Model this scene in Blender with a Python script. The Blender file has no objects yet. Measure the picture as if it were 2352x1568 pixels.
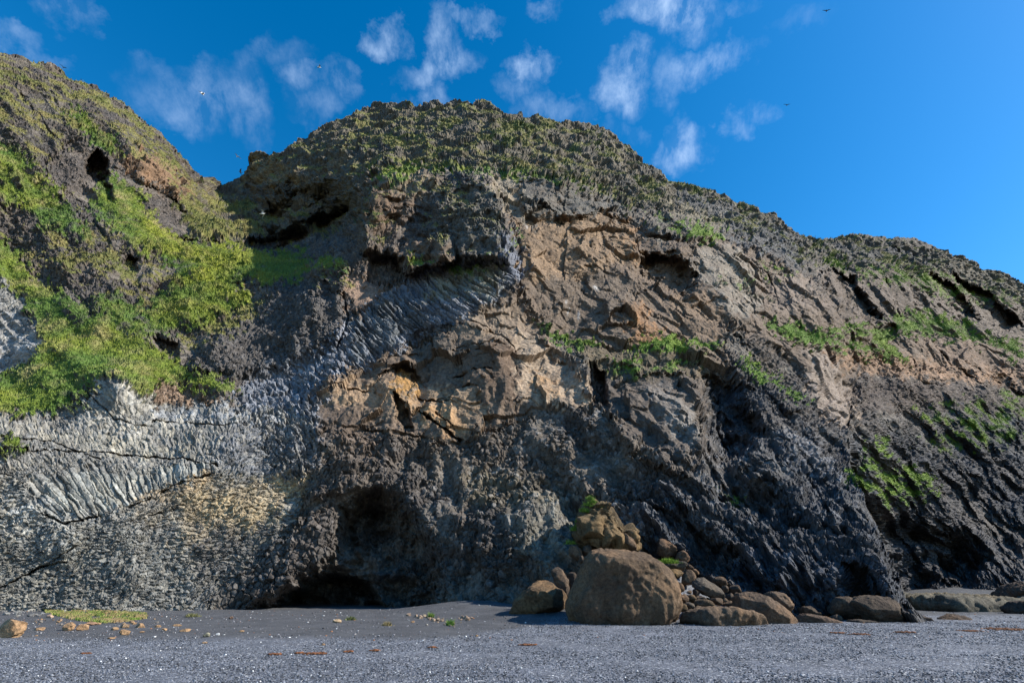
import bpy, bmesh, math, random
import numpy as np
from mathutils import Vector, noise as mnoise
R = math.radians
scene = bpy.context.scene
C = scene.collection
random.seed(4); rng = np.random.default_rng(7)

# ------------------------------------------------------------------ camera, sky, sun, exposure
PITCH = R(25.2); CAMZ = 1.7; F = 1176.0           # F: focal length in units of a 2352 px wide picture
cam_d = bpy.data.cameras.new('camera'); cam = bpy.data.objects.new('camera', cam_d); C.objects.link(cam)
cam.location = (0, 0, CAMZ); cam.rotation_euler = (R(90) + PITCH, 0, 0)
cam_d.sensor_width = 36; cam_d.lens = 18; cam_d.clip_end = 6000; cam_d.clip_start = 0.1
scene.camera = cam
SUN_AZ = R(97.0)      # clockwise from +Y (view direction)
SUN_EL = R(36)
sdir = Vector((math.sin(SUN_AZ)*math.cos(SUN_EL), math.cos(SUN_AZ)*math.cos(SUN_EL), math.sin(SUN_EL)))
sd = bpy.data.lights.new('sun', 'SUN'); sun = bpy.data.objects.new('sun', sd); C.objects.link(sun)
sd.energy = 5.0; sd.angle = R(0.5); sd.color = (1.0, 0.93, 0.82)
sun.rotation_euler = sdir.to_track_quat('Z', 'Y').to_euler()
sun.location = (60, -10, 60)
vs = scene.view_settings
vs.view_transform = 'Standard'; vs.look = 'None'; vs.gamma = 1; vs.exposure = 0.78

def pdir(x, y):
    """direction of the picture point (2352 x 1568 frame)"""
    xn = (x-1176)/F; yn = (784-y)/F
    return xn, math.cos(PITCH)-yn*math.sin(PITCH), math.sin(PITCH)+yn*math.cos(PITCH)
def at(x, y, Y):
    a, b, c = pdir(x, y)
    return Vector((a/b*Y, Y, CAMZ+c/b*Y))
def on_ground(x, y, z=0.0):
    a, b, c = pdir(x, y)
    Y = (z-CAMZ)/(c/b)
    return Vector((a/b*Y, Y, z))

def N(nt, typ, **kw):
    n = nt.nodes.new(typ)
    for k, v in kw.items():
        if k in n.inputs: n.inputs[k].default_value = v
        else: setattr(n, k, v)
    return n
def math_node(nt, op, a, b=None, clamp=False):
    n = nt.nodes.new('ShaderNodeMath'); n.operation = op; n.use_clamp = clamp
    for i, v in enumerate((a, b)):
        if v is None: continue
        if isinstance(v, (int, float)): n.inputs[i].default_value = v
        else: nt.links.new(v, n.inputs[i])
    return n.outputs[0]
def mix_col(nt, fac, a, b, blend='MIX'):
    n = nt.nodes.new('ShaderNodeMix'); n.data_type = 'RGBA'; n.blend_type = blend
    for sock, v in ((n.inputs[0], fac), (n.inputs[6], a), (n.inputs[7], b)):
        if isinstance(v, (int, float)): sock.default_value = v
        elif isinstance(v, tuple): sock.default_value = v if len(v) == 4 else (*v, 1)
        else: nt.links.new(v, sock)
    return n.outputs[2]

world = bpy.data.worlds.new('World'); scene.world = world; world.use_nodes = True
nt = world.node_tree; nt.nodes.clear()
sky = N(nt, 'ShaderNodeTexSky'); sky.sky_type = 'NISHITA'; sky.sun_disc = False
sky.sun_elevation = SUN_EL; sky.sun_rotation = SUN_AZ; sky.altitude = 0; sky.air_density = 1.0; sky.dust_density = 0.25; sky.ozone_density = 3.0
hsv = N(nt, 'ShaderNodeHueSaturation'); hsv.inputs['Saturation'].default_value = 1.40; hsv.inputs['Value'].default_value = 1.04; hsv.inputs['Hue'].default_value = 0.497
nt.links.new(sky.outputs[0], hsv.inputs['Color'])
tc = N(nt, 'ShaderNodeTexCoord')
# wispy clouds: soft patches in fixed directions of the sky, broken up by noise
CLOUDS = [(440,205,150,75,.52,1.0,0),(420,255,75,50,.50,1,20),(560,240,60,80,.5,1,-25),(690,185,50,45,.52,1,0),(790,190,60,45,.5,1,20),(740,250,60,40,.4,1,0),
 (870,80,50,38,.75,1,0),(1015,75,50,70,.7,1,0),(1010,145,100,45,.8,1,-10),(1090,20,90,25,.6,1,15),(1215,140,60,32,.8,1,0),(980,220,50,30,.55,1,0),(1270,240,85,35,.5,1,10),
 (1195,190,60,28,.45,1,0),(1425,200,68,68,.85,1,35),(1520,35,130,60,.95,1,10),(1390,25,40,30,.5,1,0),(1640,150,105,42,.72,1,-22),(1550,190,50,55,.5,1,-30),
 (1565,330,60,62,.85,1,-30),(1690,290,30,36,.5,1,-20),(1735,258,35,30,.5,1,-20),(1260,20,30,22,.4,1,0),(170,35,45,45,.45,1,0),(40,90,75,30,.5,1,25),(640,130,70,40,.25,1,0),(1690,15,60,25,.4,1,0),(1430,310,50,26,.35,1,20),(1850,55,60,30,.25,1,0),(590,140,70,35,.35,1,0)]
warp = N(nt, 'ShaderNodeTexNoise', Scale=7.0, Detail=6.0, Roughness=0.65)
nt.links.new(tc.outputs['Generated'], warp.inputs['Vector'])
wsub = N(nt, 'ShaderNodeVectorMath'); wsub.operation = 'SUBTRACT'; wsub.inputs[1].default_value = (.5,.5,.5)
nt.links.new(warp.outputs['Color'], wsub.inputs[0])
wsc = N(nt, 'ShaderNodeVectorMath'); wsc.operation = 'SCALE'; wsc.inputs[3].default_value = 0.17
nt.links.new(wsub.outputs[0], wsc.inputs[0])
wadd = N(nt, 'ShaderNodeVectorMath'); wadd.operation = 'ADD'
nt.links.new(tc.outputs['Generated'], wadd.inputs[0]); nt.links.new(wsc.outputs[0], wadd.inputs[1])
acc = None
for (cx, cy, rx, ry, st, _, rot) in CLOUDS:
    d = Vector(pdir(cx, cy)).normalized()
    ex = Vector((1, 0, 0)); ex = (ex-d*ex.dot(d)).normalized(); ey = d.cross(ex).normalized()
    if ey.z < 0: ey = -ey
    a = R(-rot); e1 = ex*math.cos(a)+ey*math.sin(a); e2 = -ex*math.sin(a)+ey*math.cos(a)
    L = math.sqrt(1+((cx-1176)/F)**2+((784-cy)/F)**2)
    outs = []
    for e, r in ((e1, rx/F/L), (e2, ry/F/L)):
        v = N(nt, 'ShaderNodeVectorMath'); v.operation = 'DOT_PRODUCT'; v.inputs[1].default_value = e/(r*1.15)
        nt.links.new(wadd.outputs[0], v.inputs[0]); off = 0
        outs.append(math_node(nt, 'POWER', math_node(nt, 'ABSOLUTE', math_node(nt, 'ADD', v.outputs['Value'], 0.0)), 2.0))
    # front side only
    v = N(nt, 'ShaderNodeVectorMath'); v.operation = 'DOT_PRODUCT'; v.inputs[1].default_value = d
    nt.links.new(wadd.outputs[0], v.inputs[0])
    front = math_node(nt, 'GREATER_THAN', v.outputs['Value'], 0.3)
    s = math_node(nt, 'ADD', outs[0], outs[1])
    m = math_node(nt, 'MULTIPLY', math_node(nt, 'SUBTRACT', 1.0, s, True), front)
    m = math_node(nt, 'MULTIPLY', m, st)
    acc = m if acc is None else math_node(nt, 'MAXIMUM', acc, m)
fine = N(nt, 'ShaderNodeTexNoise', Scale=17.0, Detail=10.0, Roughness=0.66, Distortion=0.15)
mp = N(nt, 'ShaderNodeMapping'); mp.inputs['Rotation'].default_value = (0, R(25), R(10)); mp.inputs['Scale'].default_value = (1.6, .9, .8)
nt.links.new(tc.outputs['Generated'], mp.inputs['Vector']); nt.links.new(mp.outputs[0], fine.inputs['Vector'])
fr = N(nt, 'ShaderNodeMapRange'); fr.inputs[1].default_value = 0.38; fr.inputs[2].default_value = 0.72
nt.links.new(fine.outputs['Fac'], fr.inputs[0])
cm = math_node(nt, 'MULTIPLY', math_node(nt, 'POWER', acc, 1.45), math_node(nt, 'ADD', math_node(nt, 'MULTIPLY', fr.outputs[0], 1.25), 0.10), True)
col = mix_col(nt, math_node(nt, 'MULTIPLY', cm, 0.72), hsv.outputs[0], (3.2, 4.3, 6.0, 1))
bg = N(nt, 'ShaderNodeBackground'); bg.inputs['Strength'].default_value = 0.12
nt.links.new(col, bg.inputs['Color'])
wo = N(nt, 'ShaderNodeOutputWorld'); nt.links.new(bg.outputs[0], wo.inputs[0])

# ------------------------------------------------------------------ vectorised noise
perm = rng.permutation(256).astype(np.int32); perm = np.concatenate([perm, perm, perm])
grad = rng.normal(size=(256, 3)).astype(np.float32); grad /= np.linalg.norm(grad, axis=1)[:, None]
def perlin(p):
    i = np.floor(p).astype(np.int32); f = (p-i).astype(np.float32)
    u = f*f*f*(f*(f*6-15)+10); i &= 255
    out = 0
    for dx in (0, 1):
        a = perm[(i[:, 0]+dx) & 255]
        wx = u[:, 0] if dx else 1-u[:, 0]
        for dy in (0, 1):
            b = perm[(a+i[:, 1]+dy) & 255]
            wy = u[:, 1] if dy else 1-u[:, 1]
            for dz in (0, 1):
                g = grad[perm[(b+i[:, 2]+dz) & 255]]
                wz = u[:, 2] if dz else 1-u[:, 2]
                out = out + wx*wy*wz*(g[:, 0]*(f[:, 0]-dx)+g[:, 1]*(f[:, 1]-dy)+g[:, 2]*(f[:, 2]-dz))
    return out*1.6
def fbm(p, sc, octv=4, gain=0.5, ridge=False, off=0.0):
    p = p.astype(np.float32)/sc+off; o = 0; a = 1; t = 0
    for k in range(octv):
        n = perlin(p)
        if ridge: n = 1-2*np.abs(n)
        o = o+a*n; t += a; a *= gain; p = p*2.03+17.1
    return o/t
rnd3 = rng.random((256, 4)).astype(np.float32)
def voronoi(p, sc, jitter=0.9, two_d=False):
    """returns F1, F2, cell random, vector to the cell point"""
    p = (p/sc).astype(np.float32); i = np.floor(p).astype(np.int32)
    n = len(p); F1 = np.full(n, 9, np.float32); F2 = F1.copy(); cid = np.zeros(n, np.int32)
    V = np.zeros((n, 3), np.float32)
    for dx in (-1, 0, 1):
        a = perm[(i[:, 0]+dx) & 255]
        for dy in (-1, 0, 1):
            b = perm[(a+i[:, 1]+dy) & 255]
            for dz in ((0,) if two_d else (-1, 0, 1)):
                h = perm[(b+i[:, 2]+dz) & 255]
                r = rnd3[h]
                q0 = i[:, 0]+dx+.5+(r[:, 0]-.5)*jitter-p[:, 0]
                q1 = i[:, 1]+dy+.5+(r[:, 1]-.5)*jitter-p[:, 1]
                q2 = (i[:, 2]+dz+.5+(r[:, 2]-.5)*jitter-p[:, 2]) if not two_d else np.zeros(n, np.float32)
                d = np.sqrt(q0*q0+q1*q1+q2*q2)
                c = d < F1
                F2 = np.where(c, F1, np.minimum(F2, d))
                F1 = np.where(c, d, F1); cid = np.where(c, h, cid)
                V[:, 0] = np.where(c, q0, V[:, 0]); V[:, 1] = np.where(c, q1, V[:, 1]); V[:, 2] = np.where(c, q2, V[:, 2])
    return F1, F2, cid, V
def chunks(p, sc, two_d=False, groove=.55):
    """angular blocks: each cell its own height and its own tilt, grooves between"""
    F1, F2, cid, V = voronoi(p, sc, 0.9, two_d)
    t = grad[cid]
    h = (rnd3[cid, 3]-.5)*1.1+(V*t).sum(1)*1.3
    e = np.clip((F2-F1)*5, 0, 1)
    return h*0.8-(1-e)*groove, cid
def smooth(e0, e1, x):
    t = np.clip((x-e0)/(e1-e0), 0, 1); return t*t*(3-2*t)

# ------------------------------------------------------------------ cliff surface
STEP = 2352/1024*0.80
SKY = [(-320,40),(0,122),(30,128),(69,145),(96,144),(120,152),(142,166),(165,186),(200,192),(227,202),(255,222),(283,239),(315,268),(346,295),(375,315),(396,338),(425,375),(455,403),(488,410),(517,427),(540,418),(557,400),(568,378),(577,361),(593,349),(606,352),(650,354),(662,338),(700,312),(740,292),(775,280),(800,268),(830,252),(858,240),(880,236),(905,241),(925,238),(943,240),(960,251),(975,240),(1000,234),(1020,238),(1045,233),(1065,236),(1088,243),(1104,236),(1128,237),(1150,250),(1163,266),(1175,256),(1190,260),(1215,271),(1240,270),(1265,278),(1285,288),(1300,281),(1330,286),(1362,286),(1400,302),(1432,328),(1470,370),(1520,395),(1560,420),(1620,438),(1660,450),(1700,465),(1740,480),(1775,490),(1805,516),(1830,535),(1852,545),(1880,549),(1920,545),(1955,537),(1990,541),(2040,548),(2080,546),(2110,552),(2140,565),(2165,577),(2200,588),(2235,605),(2250,618),(2290,624),(2330,642),(2352,654),(2660,800)]
A_PTS = [(-320,1450,36),(0,1450,38),(300,1450,39),(600,1450,41),(900,1450,41),(1100,1450,39),(1300,1450,36.5),(1600,1450,35.5),(1900,1450,33),(2090,1450,30.5),
(-320,1200,34),(-320,900,40),(-320,600,52),(-320,300,60),(-320,50,66),
(0,1200,38),(0,965,40),(0,930,43),(0,850,50),(0,700,55),(0,550,60),(0,400,64),(0,250,68),(0,125,74),
(250,1200,40),(250,960,42.5),(260,885,44),(250,830,50),(200,700,56),(250,600,62),(200,400,72),(170,250,78),(180,195,82),
(500,1200,42),(640,1100,44),(520,935,46),(420,870,51),(480,780,57),(560,680,66),(520,600,74),(420,560,75),(400,450,85),(300,300,84),(380,330,90),(460,402,100),(520,427,113),
(650,570,86),(600,500,96),(600,450,103),(570,380,112),
(700,1200,43),(700,960,48),(640,860,53),(700,700,60),(780,640,61),(800,560,67),(860,480,70),(760,500,87),(690,600,76),(600,625,70),(700,500,86),(750,420,92),(680,350,104),(850,250,112),
(900,1300,42),(900,1100,46),(900,900,50),(950,780,56),(950,700,58),(950,620,64),(900,500,72),(930,400,78),(950,300,98),(1050,240,108),
(1180,1200,42),(1150,1050,47),(1150,850,51),(1150,700,56),(1160,600,60),(1150,480,67),(1120,400,74),(1150,320,90),(1130,242,106),
(1350,1250,40),(1350,1050,46),(1330,860,53),(1300,800,58),(1300,700,62),(1300,550,68),(1300,430,76),(1300,350,92),(1290,287,104),
(1550,1300,38),(1550,1100,43),(1520,900,51),(1550,810,60),(1560,700,68),(1560,580,76),(1560,500,88),(1560,425,102),(1450,350,106),
(1750,1300,35),(1750,1100,42),(1700,900,56),(1750,750,70),(1700,600,84),(1720,475,108),
(1900,1350,32),(1950,1200,37),(1880,1000,54),(1950,1000,61),(1952,900,74),(1880,800,76),(1850,650,94),(1850,548,116),(2040,1300,33),(2100,1400,31),(2300,1300,30)]
B_PTS = [(1860,548,122),(2050,548,136),(2200,588,150),(2352,654,160),(2650,800,172),(1960,700,102),(2100,700,120),(2352,780,140),(2650,900,150),
(1950,900,80),(2100,850,98),(2352,850,122),(1955,1000,67),(2100,1000,84),(2352,1000,104),(2650,1100,120),(1960,1100,68),(2100,1150,76),(2352,1150,88),
(2050,1250,73),(2200,1300,76),(2352,1300,74),(2600,1350,72),(2100,1450,66),(2350,1450,64),(2000,1200,70)]
EDGE = [(1852,300),(1858,545),(1880,600),(1905,640),(1945,700),(1962,760),(1958,900),(1947,1000),(1950,1080),(1978,1150),(2008,1205),(2040,1280),(2068,1345),(2085,1385),(2120,1420),(2200,1480)]

def rbf(pts, x, y):
    P = np.array(pts, float); n = len(P)
    r = np.hypot(P[:, None, 0]-P[None, :, 0], P[:, None, 1]-P[None, :, 1])
    M = np.zeros((n+3, n+3)); M[:n, :n] = np.sqrt(r*r+40**2); M[:n, n] = 1; M[:n, n+1:] = P[:, :2]/1000; M[n, :n] = 1; M[n+1:, :n] = P[:, :2].T/1000
    w = np.linalg.solve(M, np.concatenate([np.log(P[:, 2]), np.zeros(3)]))
    out = np.full(len(x), w[n])+w[n+1]*x/1000+w[n+2]*y/1000
    for i in range(n):
        out += w[i]*np.sqrt((x-P[i, 0])**2+(y-P[i, 1])**2+1600)
    return np.exp(out)

def poly_sd(poly, x, y, pad):
    """signed distance (negative inside), only near the bounding box; elsewhere large"""
    P = np.array(poly, float)
    sel = np.where((x > P[:, 0].min()-pad) & (x < P[:, 0].max()+pad) & (y > P[:, 1].min()-pad) & (y < P[:, 1].max()+pad))[0]
    xx = x[sel]; yy = y[sel]; d = np.full(len(sel), 1e9); ins = np.zeros(len(sel), bool)
    for k in range(len(P)):
        ax, ay = P[k-1]; bx, by = P[k]
        ex, ey = bx-ax, by-ay
        t = np.clip(((xx-ax)*ex+(yy-ay)*ey)/(ex*ex+ey*ey+1e-9), 0, 1)
        d = np.minimum(d, np.hypot(xx-ax-t*ex, yy-ay-t*ey))
        if ay != by:
            ins ^= ((ay > yy) != (by > yy)) & (xx < ex*(yy-ay)/(by-ay)+ax)
    return sel, np.where(ins, -d, d)
def line_d(pts, x, y, pad):
    P = np.array(pts, float)
    sel = np.where((x > P[:, 0].min()-pad) & (x < P[:, 0].max()+pad) & (y > P[:, 1].min()-pad) & (y < P[:, 1].max()+pad))[0]
    xx = x[sel]; yy = y[sel]; d = np.full(len(sel), 1e9)
    for k in range(1, len(P)):
        ax, ay = P[k-1]; bx, by = P[k]; ex, ey = bx-ax, by-ay
        t = np.clip(((xx-ax)*ex+(yy-ay)*ey)/(ex*ex+ey*ey+1e-9), 0, 1)
        d = np.minimum(d, np.hypot(xx-ax-t*ex, yy-ay-t*ey))
    return sel, d

xs = np.arange(-310, 2655, STEP); nx = len(xs)
NR = int(1330/STEP)
sx = np.array([p[0] for p in SKY], float); sy = np.array([p[1] for p in SKY], float)
jp = np.stack([xs, xs*0, xs*0+3], 1)
sky_y = np.interp(xs, sx, sy)+fbm(jp, 22, 3)*5+fbm(jp, 7, 2)*2.0
tt = np.linspace(0, 1, NR)**0.95
X = np.repeat(xs[None, :], NR, 0); Yp = 1450+(sky_y[None, :]-1450)*tt[:, None]
shape = X.shape; x = X.ravel(); y = Yp.ravel(); T = np.repeat(tt[:, None], nx, 1).ravel()
dep = rbf(A_PTS, x, y)
depB = rbf(B_PTS, x, y)
ex = np.interp(y, [p[1] for p in EDGE], [p[0] for p in EDGE])
nz2 = np.stack([x, y, y*0], 1).astype(np.float32)
wob = fbm(nz2, 40, 4)
sw = 2+60*smooth(1040, 850, y); side = smooth(-sw, sw, x-ex+wob*(7+sw*.5))
dep = dep*(1-side)+depB*side

dep0 = dep.copy(); depA0 = rbf(A_PTS, x, y)
# warped picture coordinates make every traced outline ragged
wx = x+fbm(nz2, 60, 5, 0.55, off=3.3)*16; wy = y+fbm(nz2, 60, 5, 0.55, off=9.1)*16
_, _, jc, _ = voronoi(nz2, 11.0, .9, True); _, _, jd, _ = voronoi(nz2+50, 5.0, .9, True)
jx = (rnd3[jc, 0]-.5)*14+(rnd3[jd, 1]-.5)*9; jy = (rnd3[jc, 2]-.5)*10+(rnd3[jd, 3]-.5)*8
wx = wx+jx*2.2; wy = wy+jy*2.2
wx2 = x+fbm(nz2, 25, 4, 0.6, off=5.3)*7; wy2 = y+fbm(nz2, 25, 4, 0.6, off=1.1)*7

gn = fbm(nz2, 34, 4, .6, off=44)*2; gn2 = fbm(nz2, 50, 3, .6, off=14)*1.6
def push(poly, amt, feather=8):
    sel, d = poly_sd(poly, wx2, wy2, feather+20)
    d = d+gn[sel]*min(feather*.5, 10)+jx[sel]*.25
    f_ = feather*1.5+3; dep[sel] += amt*.62*(1+.45*gn2[sel])*smooth(f_/2, -f_/2, d)
def groove(pts, amt, w):
    sel, d = line_d(pts, wx2, wy2, w+20)
    ww = w*np.clip(.62+gn[sel]*.55, .08, 1.3)
    dep[sel] += amt*.55*np.clip(.6+gn2[sel]*1.0, 0, 1.2)*(1-smooth(0, 1, d/(ww*.6)))
exec_feats = [
# (polygon, metres back (+) or forward (-), feather)
([(830,470),(880,405),(1000,388),(1120,398),(1180,540),(1170,600),(1050,600),(930,640),(900,600),(835,580)], -7, 14),
([(560,562),(620,578),(700,562),(760,545),(815,500),(800,480),(720,505),(640,545)], 9, 10),
([(600,470),(680,440),(760,450),(820,480),(800,560),(700,590),(600,560)], 14, 50),
([(850,605),(890,580),(935,605),(937,636),(880,655),(840,645)], 4.5, 10),
([(930,565),(1035,545),(1045,600),(925,632)], -3.5, 7),
([(800,740),(900,662),(1000,622),(1140,602),(1180,600),(1140,692),(1050,742),(1030,765),(950,775),(940,800),(850,840),(720,900),(700,930),(690,870)], -1.1, 14),
([(925,792),(955,762),(1035,742),(1052,758),(1010,782),(950,800)], 1.8, 7),
([(895,856),(925,843),(962,855),(976,880),(950,876),(920,862)], 5, 4),
([(905,900),(925,912),(938,950),(950,990),(932,992),(915,960)], 5, 5),
([(1355,835),(1390,850),(1396,928),(1368,935),(1352,870)], 7.5, 5),
([(1470,598),(1500,590),(1580,600),(1592,640),(1562,682),(1515,655),(1475,628)], 10, 20),
([(1506,535),(1548,535),(1552,570),(1515,565)], 2.5, 8),
([(1192,520),(1212,480),(1240,466),(1270,488),(1290,522)], 3, 6),
([(1190,405),(1290,415),(1440,470),(1560,548),(1500,535),(1455,505),(1370,492),(1300,508),(1260,476),(1205,495)], -3, 7),
([(1622,870),(1680,890),(1745,1000),(1700,1070),(1640,1060),(1612,1000)], 9, 26),
([(1390,860),(1500,850),(1610,880),(1622,960),(1612,1070),(1560,1110),(1450,1050),(1385,950)], -2.5, 16),
([(640,1440),(645,1385),(690,1345),(740,1325),(800,1330),(850,1345),(880,1400),(880,1440)], 9, 14),
([(795,1172),(830,1148),(900,1170),(925,1245),(860,1248),(800,1238)], 4.5, 50),
([(200,368),(222,345),(246,372),(248,402),(232,422),(200,402)], 8, 6),
([(236,425),(255,430),(262,470),(245,465)], 4, 5),
([(283,592),(316,594),(312,624),(285,620)], 3.5, 6),
([(352,775),(405,790),(410,828),(375,822)], 3.5, 8),
([(320,640),(352,615),(372,640),(350,668),(322,662)], -2, 6),
([(1911,620),(1960,646),(1986,686),(2018,735),(1986,728),(1937,684)], 11, 7),
([(2135,632),(2180,650),(2232,702),(2244,732),(2190,716)], 12, 7),
([(2190,632),(2270,675),(2345,745),(2290,765),(2240,705)], 15, 7),
([(1996,752),(2050,750),(2058,776),(2005,780)], 4, 6),
([(2266,870),(2310,866),(2340,912),(2275,905)], 5, 7),
([(540,1450),(600,1398),(690,1345),(770,1290),(790,1190),(860,1140),(940,1190),(985,1270),(1010,1395),(1060,1450)], 7, 40),
([(2010,1200),(2060,1190),(2130,1225),(2200,1260),(2262,1300),(2230,1348),(2130,1362),(2080,1400),(2040,1330)], 7, 30),
([(1840,545),(1830,600),(1800,560)], 3, 8),
([(1250,1050),(1330,1140),(1420,1200),(1560,1290),(1500,1300),(1330,1230),(1230,1130)], 2.0, 30),
([(1640,1040),(1760,1130),(1860,1230),(1820,1260),(1700,1180),(1620,1100)], 3.0, 26),
([(1560,1180),(1700,1290),(1800,1360),(1740,1380),(1600,1290)], 3.0, 26),
([(1930,1310),(1975,1330),(1990,1400),(1940,1400)], 3, 10),
([(1400,480),(1460,470),(1470,520),(1400,505)], -1.5, 8),
([(1390,690),(1440,675),(1470,700),(1460,745),(1390,740)], -2.0, 7),
([(1370,745),(1440,735),(1470,760),(1465,790),(1380,790)], -1.5, 7),
([(1225,765),(1290,800),(1360,815),(1340,840),(1280,830)], -1.5, 7),
([(1400,830),(1500,800),(1620,815),(1600,870),(1480,865)], -2.5, 9),
([(1640,800),(1660,790),(1750,880),(1840,950),(1800,950),(1700,890)], -2.5, 9),
([(265,380),(300,350),(380,375),(430,440),(400,450),(330,420)], -2, 8),
([(600,700),(650,660),(740,650),(790,690),(800,740),(740,800),(640,852),(540,860),(440,845),(480,790),(540,740)], -3.0, 24),
([(728,608),(800,600),(790,680),(725,640)], -2.5, 8),
([(1060,1100),(1200,1150),(1250,1300),(1130,1330),(1080,1200)], -1.5, 40),
([(770,1060),(860,1060),(1000,1090),(960,1130),(820,1130),(720,1150)], -2, 20),
]
grooves = [([(20,190),(43,222),(90,275),(142,344)],2.6,30),([(112,216),(130,250),(155,281)],1.6,18),([(395,455),(420,485),(445,508)],5,14),
([(405,550),(460,556),(540,560),(600,572)],4,12),([(963,941),(1000,975),(1062,1017)],5,13),([(1000,950),(1045,990)],2.5,8),([(925,842),(900,850),(870,862)],2.5,7),([(1040,860),(1090,845),(1130,850)],2.5,7),([(960,905),(1010,915),(1080,892)],3,8),([(1080,740),(1140,760),(1180,800),(1195,860)],2,9),([(1050,800),(1100,790),(1150,770)],1.2,6),([(1045,815),(1095,806),(1145,787)],1.2,6),([(1042,830),(1090,822),(1140,804)],1.2,6),([(930,638),(990,622),(1045,606)],2,7),
([(1673,762),(1700,790),(1735,838)],4,16),([(1950,938),(1946,965),(1941,1005)],5,9),([(1190,560),(1200,650),(1230,740),(1290,830),(1350,870)],1.3,14),
([(1150,400),(1165,460),(1180,540)],1.0,10),([(1458,520),(1464,560),(1474,624)],2,8),([(1330,600),(1380,620),(1400,680)],1.0,10),
([(1755,620),(1790,700),(1850,760)],2,14),([(1650,560),(1700,640),(1740,740)],1.5,12),([(1900,700),(1960,780)],3,12),([(2030,640),(2050,700),(2065,730)],4,9),
([(2090,810),(2110,850),(2105,880)],3,9),([(2150,800),(2200,850),(2260,890)],3,10),([(2215,830),(2260,860),(2300,880)],3,10),([(2060,870),(2160,890),(2220,860)],1.5,14),
([(720,965),(820,985),(920,1000),(1060,1025)],1.2,16),([(735,890),(850,895)],1.3,8),([(1100,890),(1060,900),(990,910)],1.2,7),([(850,830),(960,815)],1,8),
([(100,1180),(150,1205),(300,1165),(400,1115),(490,1085)],2.2,8),([(0,1030),(200,1035),(420,1050),(500,1070)],1.6,6),([(60,1320),(180,1255)],.8,7),([(300,1200),(420,1160)],.9,7),([(0,1000),(120,1010),(230,1055)],1.6,6),([(200,900),(260,960),(340,975)],1.4,6),([(0,1350),(90,1300),(150,1290)],1.5,7),([(350,965),(480,975),(640,968)],1.4,6),
([(790,680),(800,740),(770,800)],2.5,9),([(1740,880),(1800,960),(1850,1010)],2,14),
([(450,690),(520,660),(600,640)],1.5,14),([(130,430),(200,480),(250,560)],1.5,16),([(1650,900),(1640,1000),(1680,1080)],3,16),([(1850,1100),(1930,1230),(2010,1380)],2.5,22),([(1450,1150),(1600,1230),(1700,1320)],2,20),
([(1990,560),(2070,580)],3,12),([(870,430),(850,500),(830,560)],3,14)]
for p, a, f in exec_feats: push(p, a, f)
for p, a, w in grooves: groove(p, a, w)

# big relief: buttresses, diagonal ribs running down to the right, folds
ang = R(48); ru = (x*math.cos(ang)+y*math.sin(ang)); rv = (-x*math.sin(ang)+y*math.cos(ang))
rib = fbm(np.stack([ru/3.4, rv, ru*0], 1).astype(np.float32), 42, 5, 0.55, ridge=True, off=7)
rr = fbm(np.stack([ru/4, rv, ru*0], 1).astype(np.float32), 34, 4, 0.5, ridge=True, off=1)
r3 = fbm(np.stack([ru/2.6, rv, ru*0], 1).astype(np.float32), 120, 3, .5, ridge=True, off=23)
r4 = fbm(np.stack([x*.8, y*.45, x*0], 1).astype(np.float32), 90, 3, .5, ridge=True, off=27)
Pb = np.stack([(x-1176)/F*dep0, dep0, (1400-y)/F*dep0], 1)
wall0 = smooth(640, 480, x)*smooth(860, 960, y)
lowr0 = smooth(1150, 1600, x+(y-1200)*.8)*smooth(820, 1050, y)
topo = smooth(12, 90, y-np.interp(x, sx, sy))
dep -= fbm(Pb, 16, 4, 0.5, ridge=True, off=2)*1.2*(1-wall0*.8)*(.3+.7*topo)
dep -= rib*lowr0*1.9*(dep/45)
dep -= rr*smooth(1350, 1700, x)*.7*(dep/60)*topo
dep -= r3*smooth(1150, 1500, x+(y-900)*.3)*3.0*(dep/60)*topo
dep -= r4*smooth(600, 750, x)*smooth(1500, 1300, x)*smooth(440, 650, y)*1.4*(dep/55)
dep -= r3*smooth(600, 450, x)*smooth(960, 850, y)*2.4*(dep/60)*topo
r6 = fbm(np.stack([x*.42+y*.12, y, x*0], 1).astype(np.float32), 52, 4, .55, ridge=True, off=37)
dep -= r6*smooth(380, 560, x)*smooth(2000, 1500, x)*smooth(600, 470, y-.12*(x-600)*(x > 1300))*2.6*(dep/95)*smooth(4, 60, y-np.interp(x, sx, sy))
# real positions
dx_ = (x-1176)/F; yn = (784-y)/F
by = math.cos(PITCH)-yn*math.sin(PITCH); bz = math.sin(PITCH)+yn*math.cos(PITCH)
P = np.stack([dx_/by*dep, dep, CAMZ+bz/by*dep], 1)
ray = np.stack([dx_, by, bz], 1); ray /= np.linalg.norm(ray, axis=1)[:, None]
mpp = dep/F*1.05                       # metres per picture unit

def wmask(poly, feather=14, coarse=True):
    m = np.zeros(len(x), np.float32)
    sel, d = poly_sd(poly, wx if coarse else wx2, wy if coarse else wy2, feather+30)
    m[sel] = smooth(feather/2, -feather/2, d)
    return m
def union(polys, feather=14, coarse=True):
    m = np.zeros(len(x), np.float32)
    for p in polys: m = np.maximum(m, wmask(p, feather, coarse))
    return m
n1 = fbm(P, 9.0, 5, 0.55); n2 = fbm(P, 2.2, 4, 0.55, off=4); n3 = fbm(P, 0.8, 3, 0.6, off=8)
n4 = fbm(nz2, 120, 4, off=20)

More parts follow.
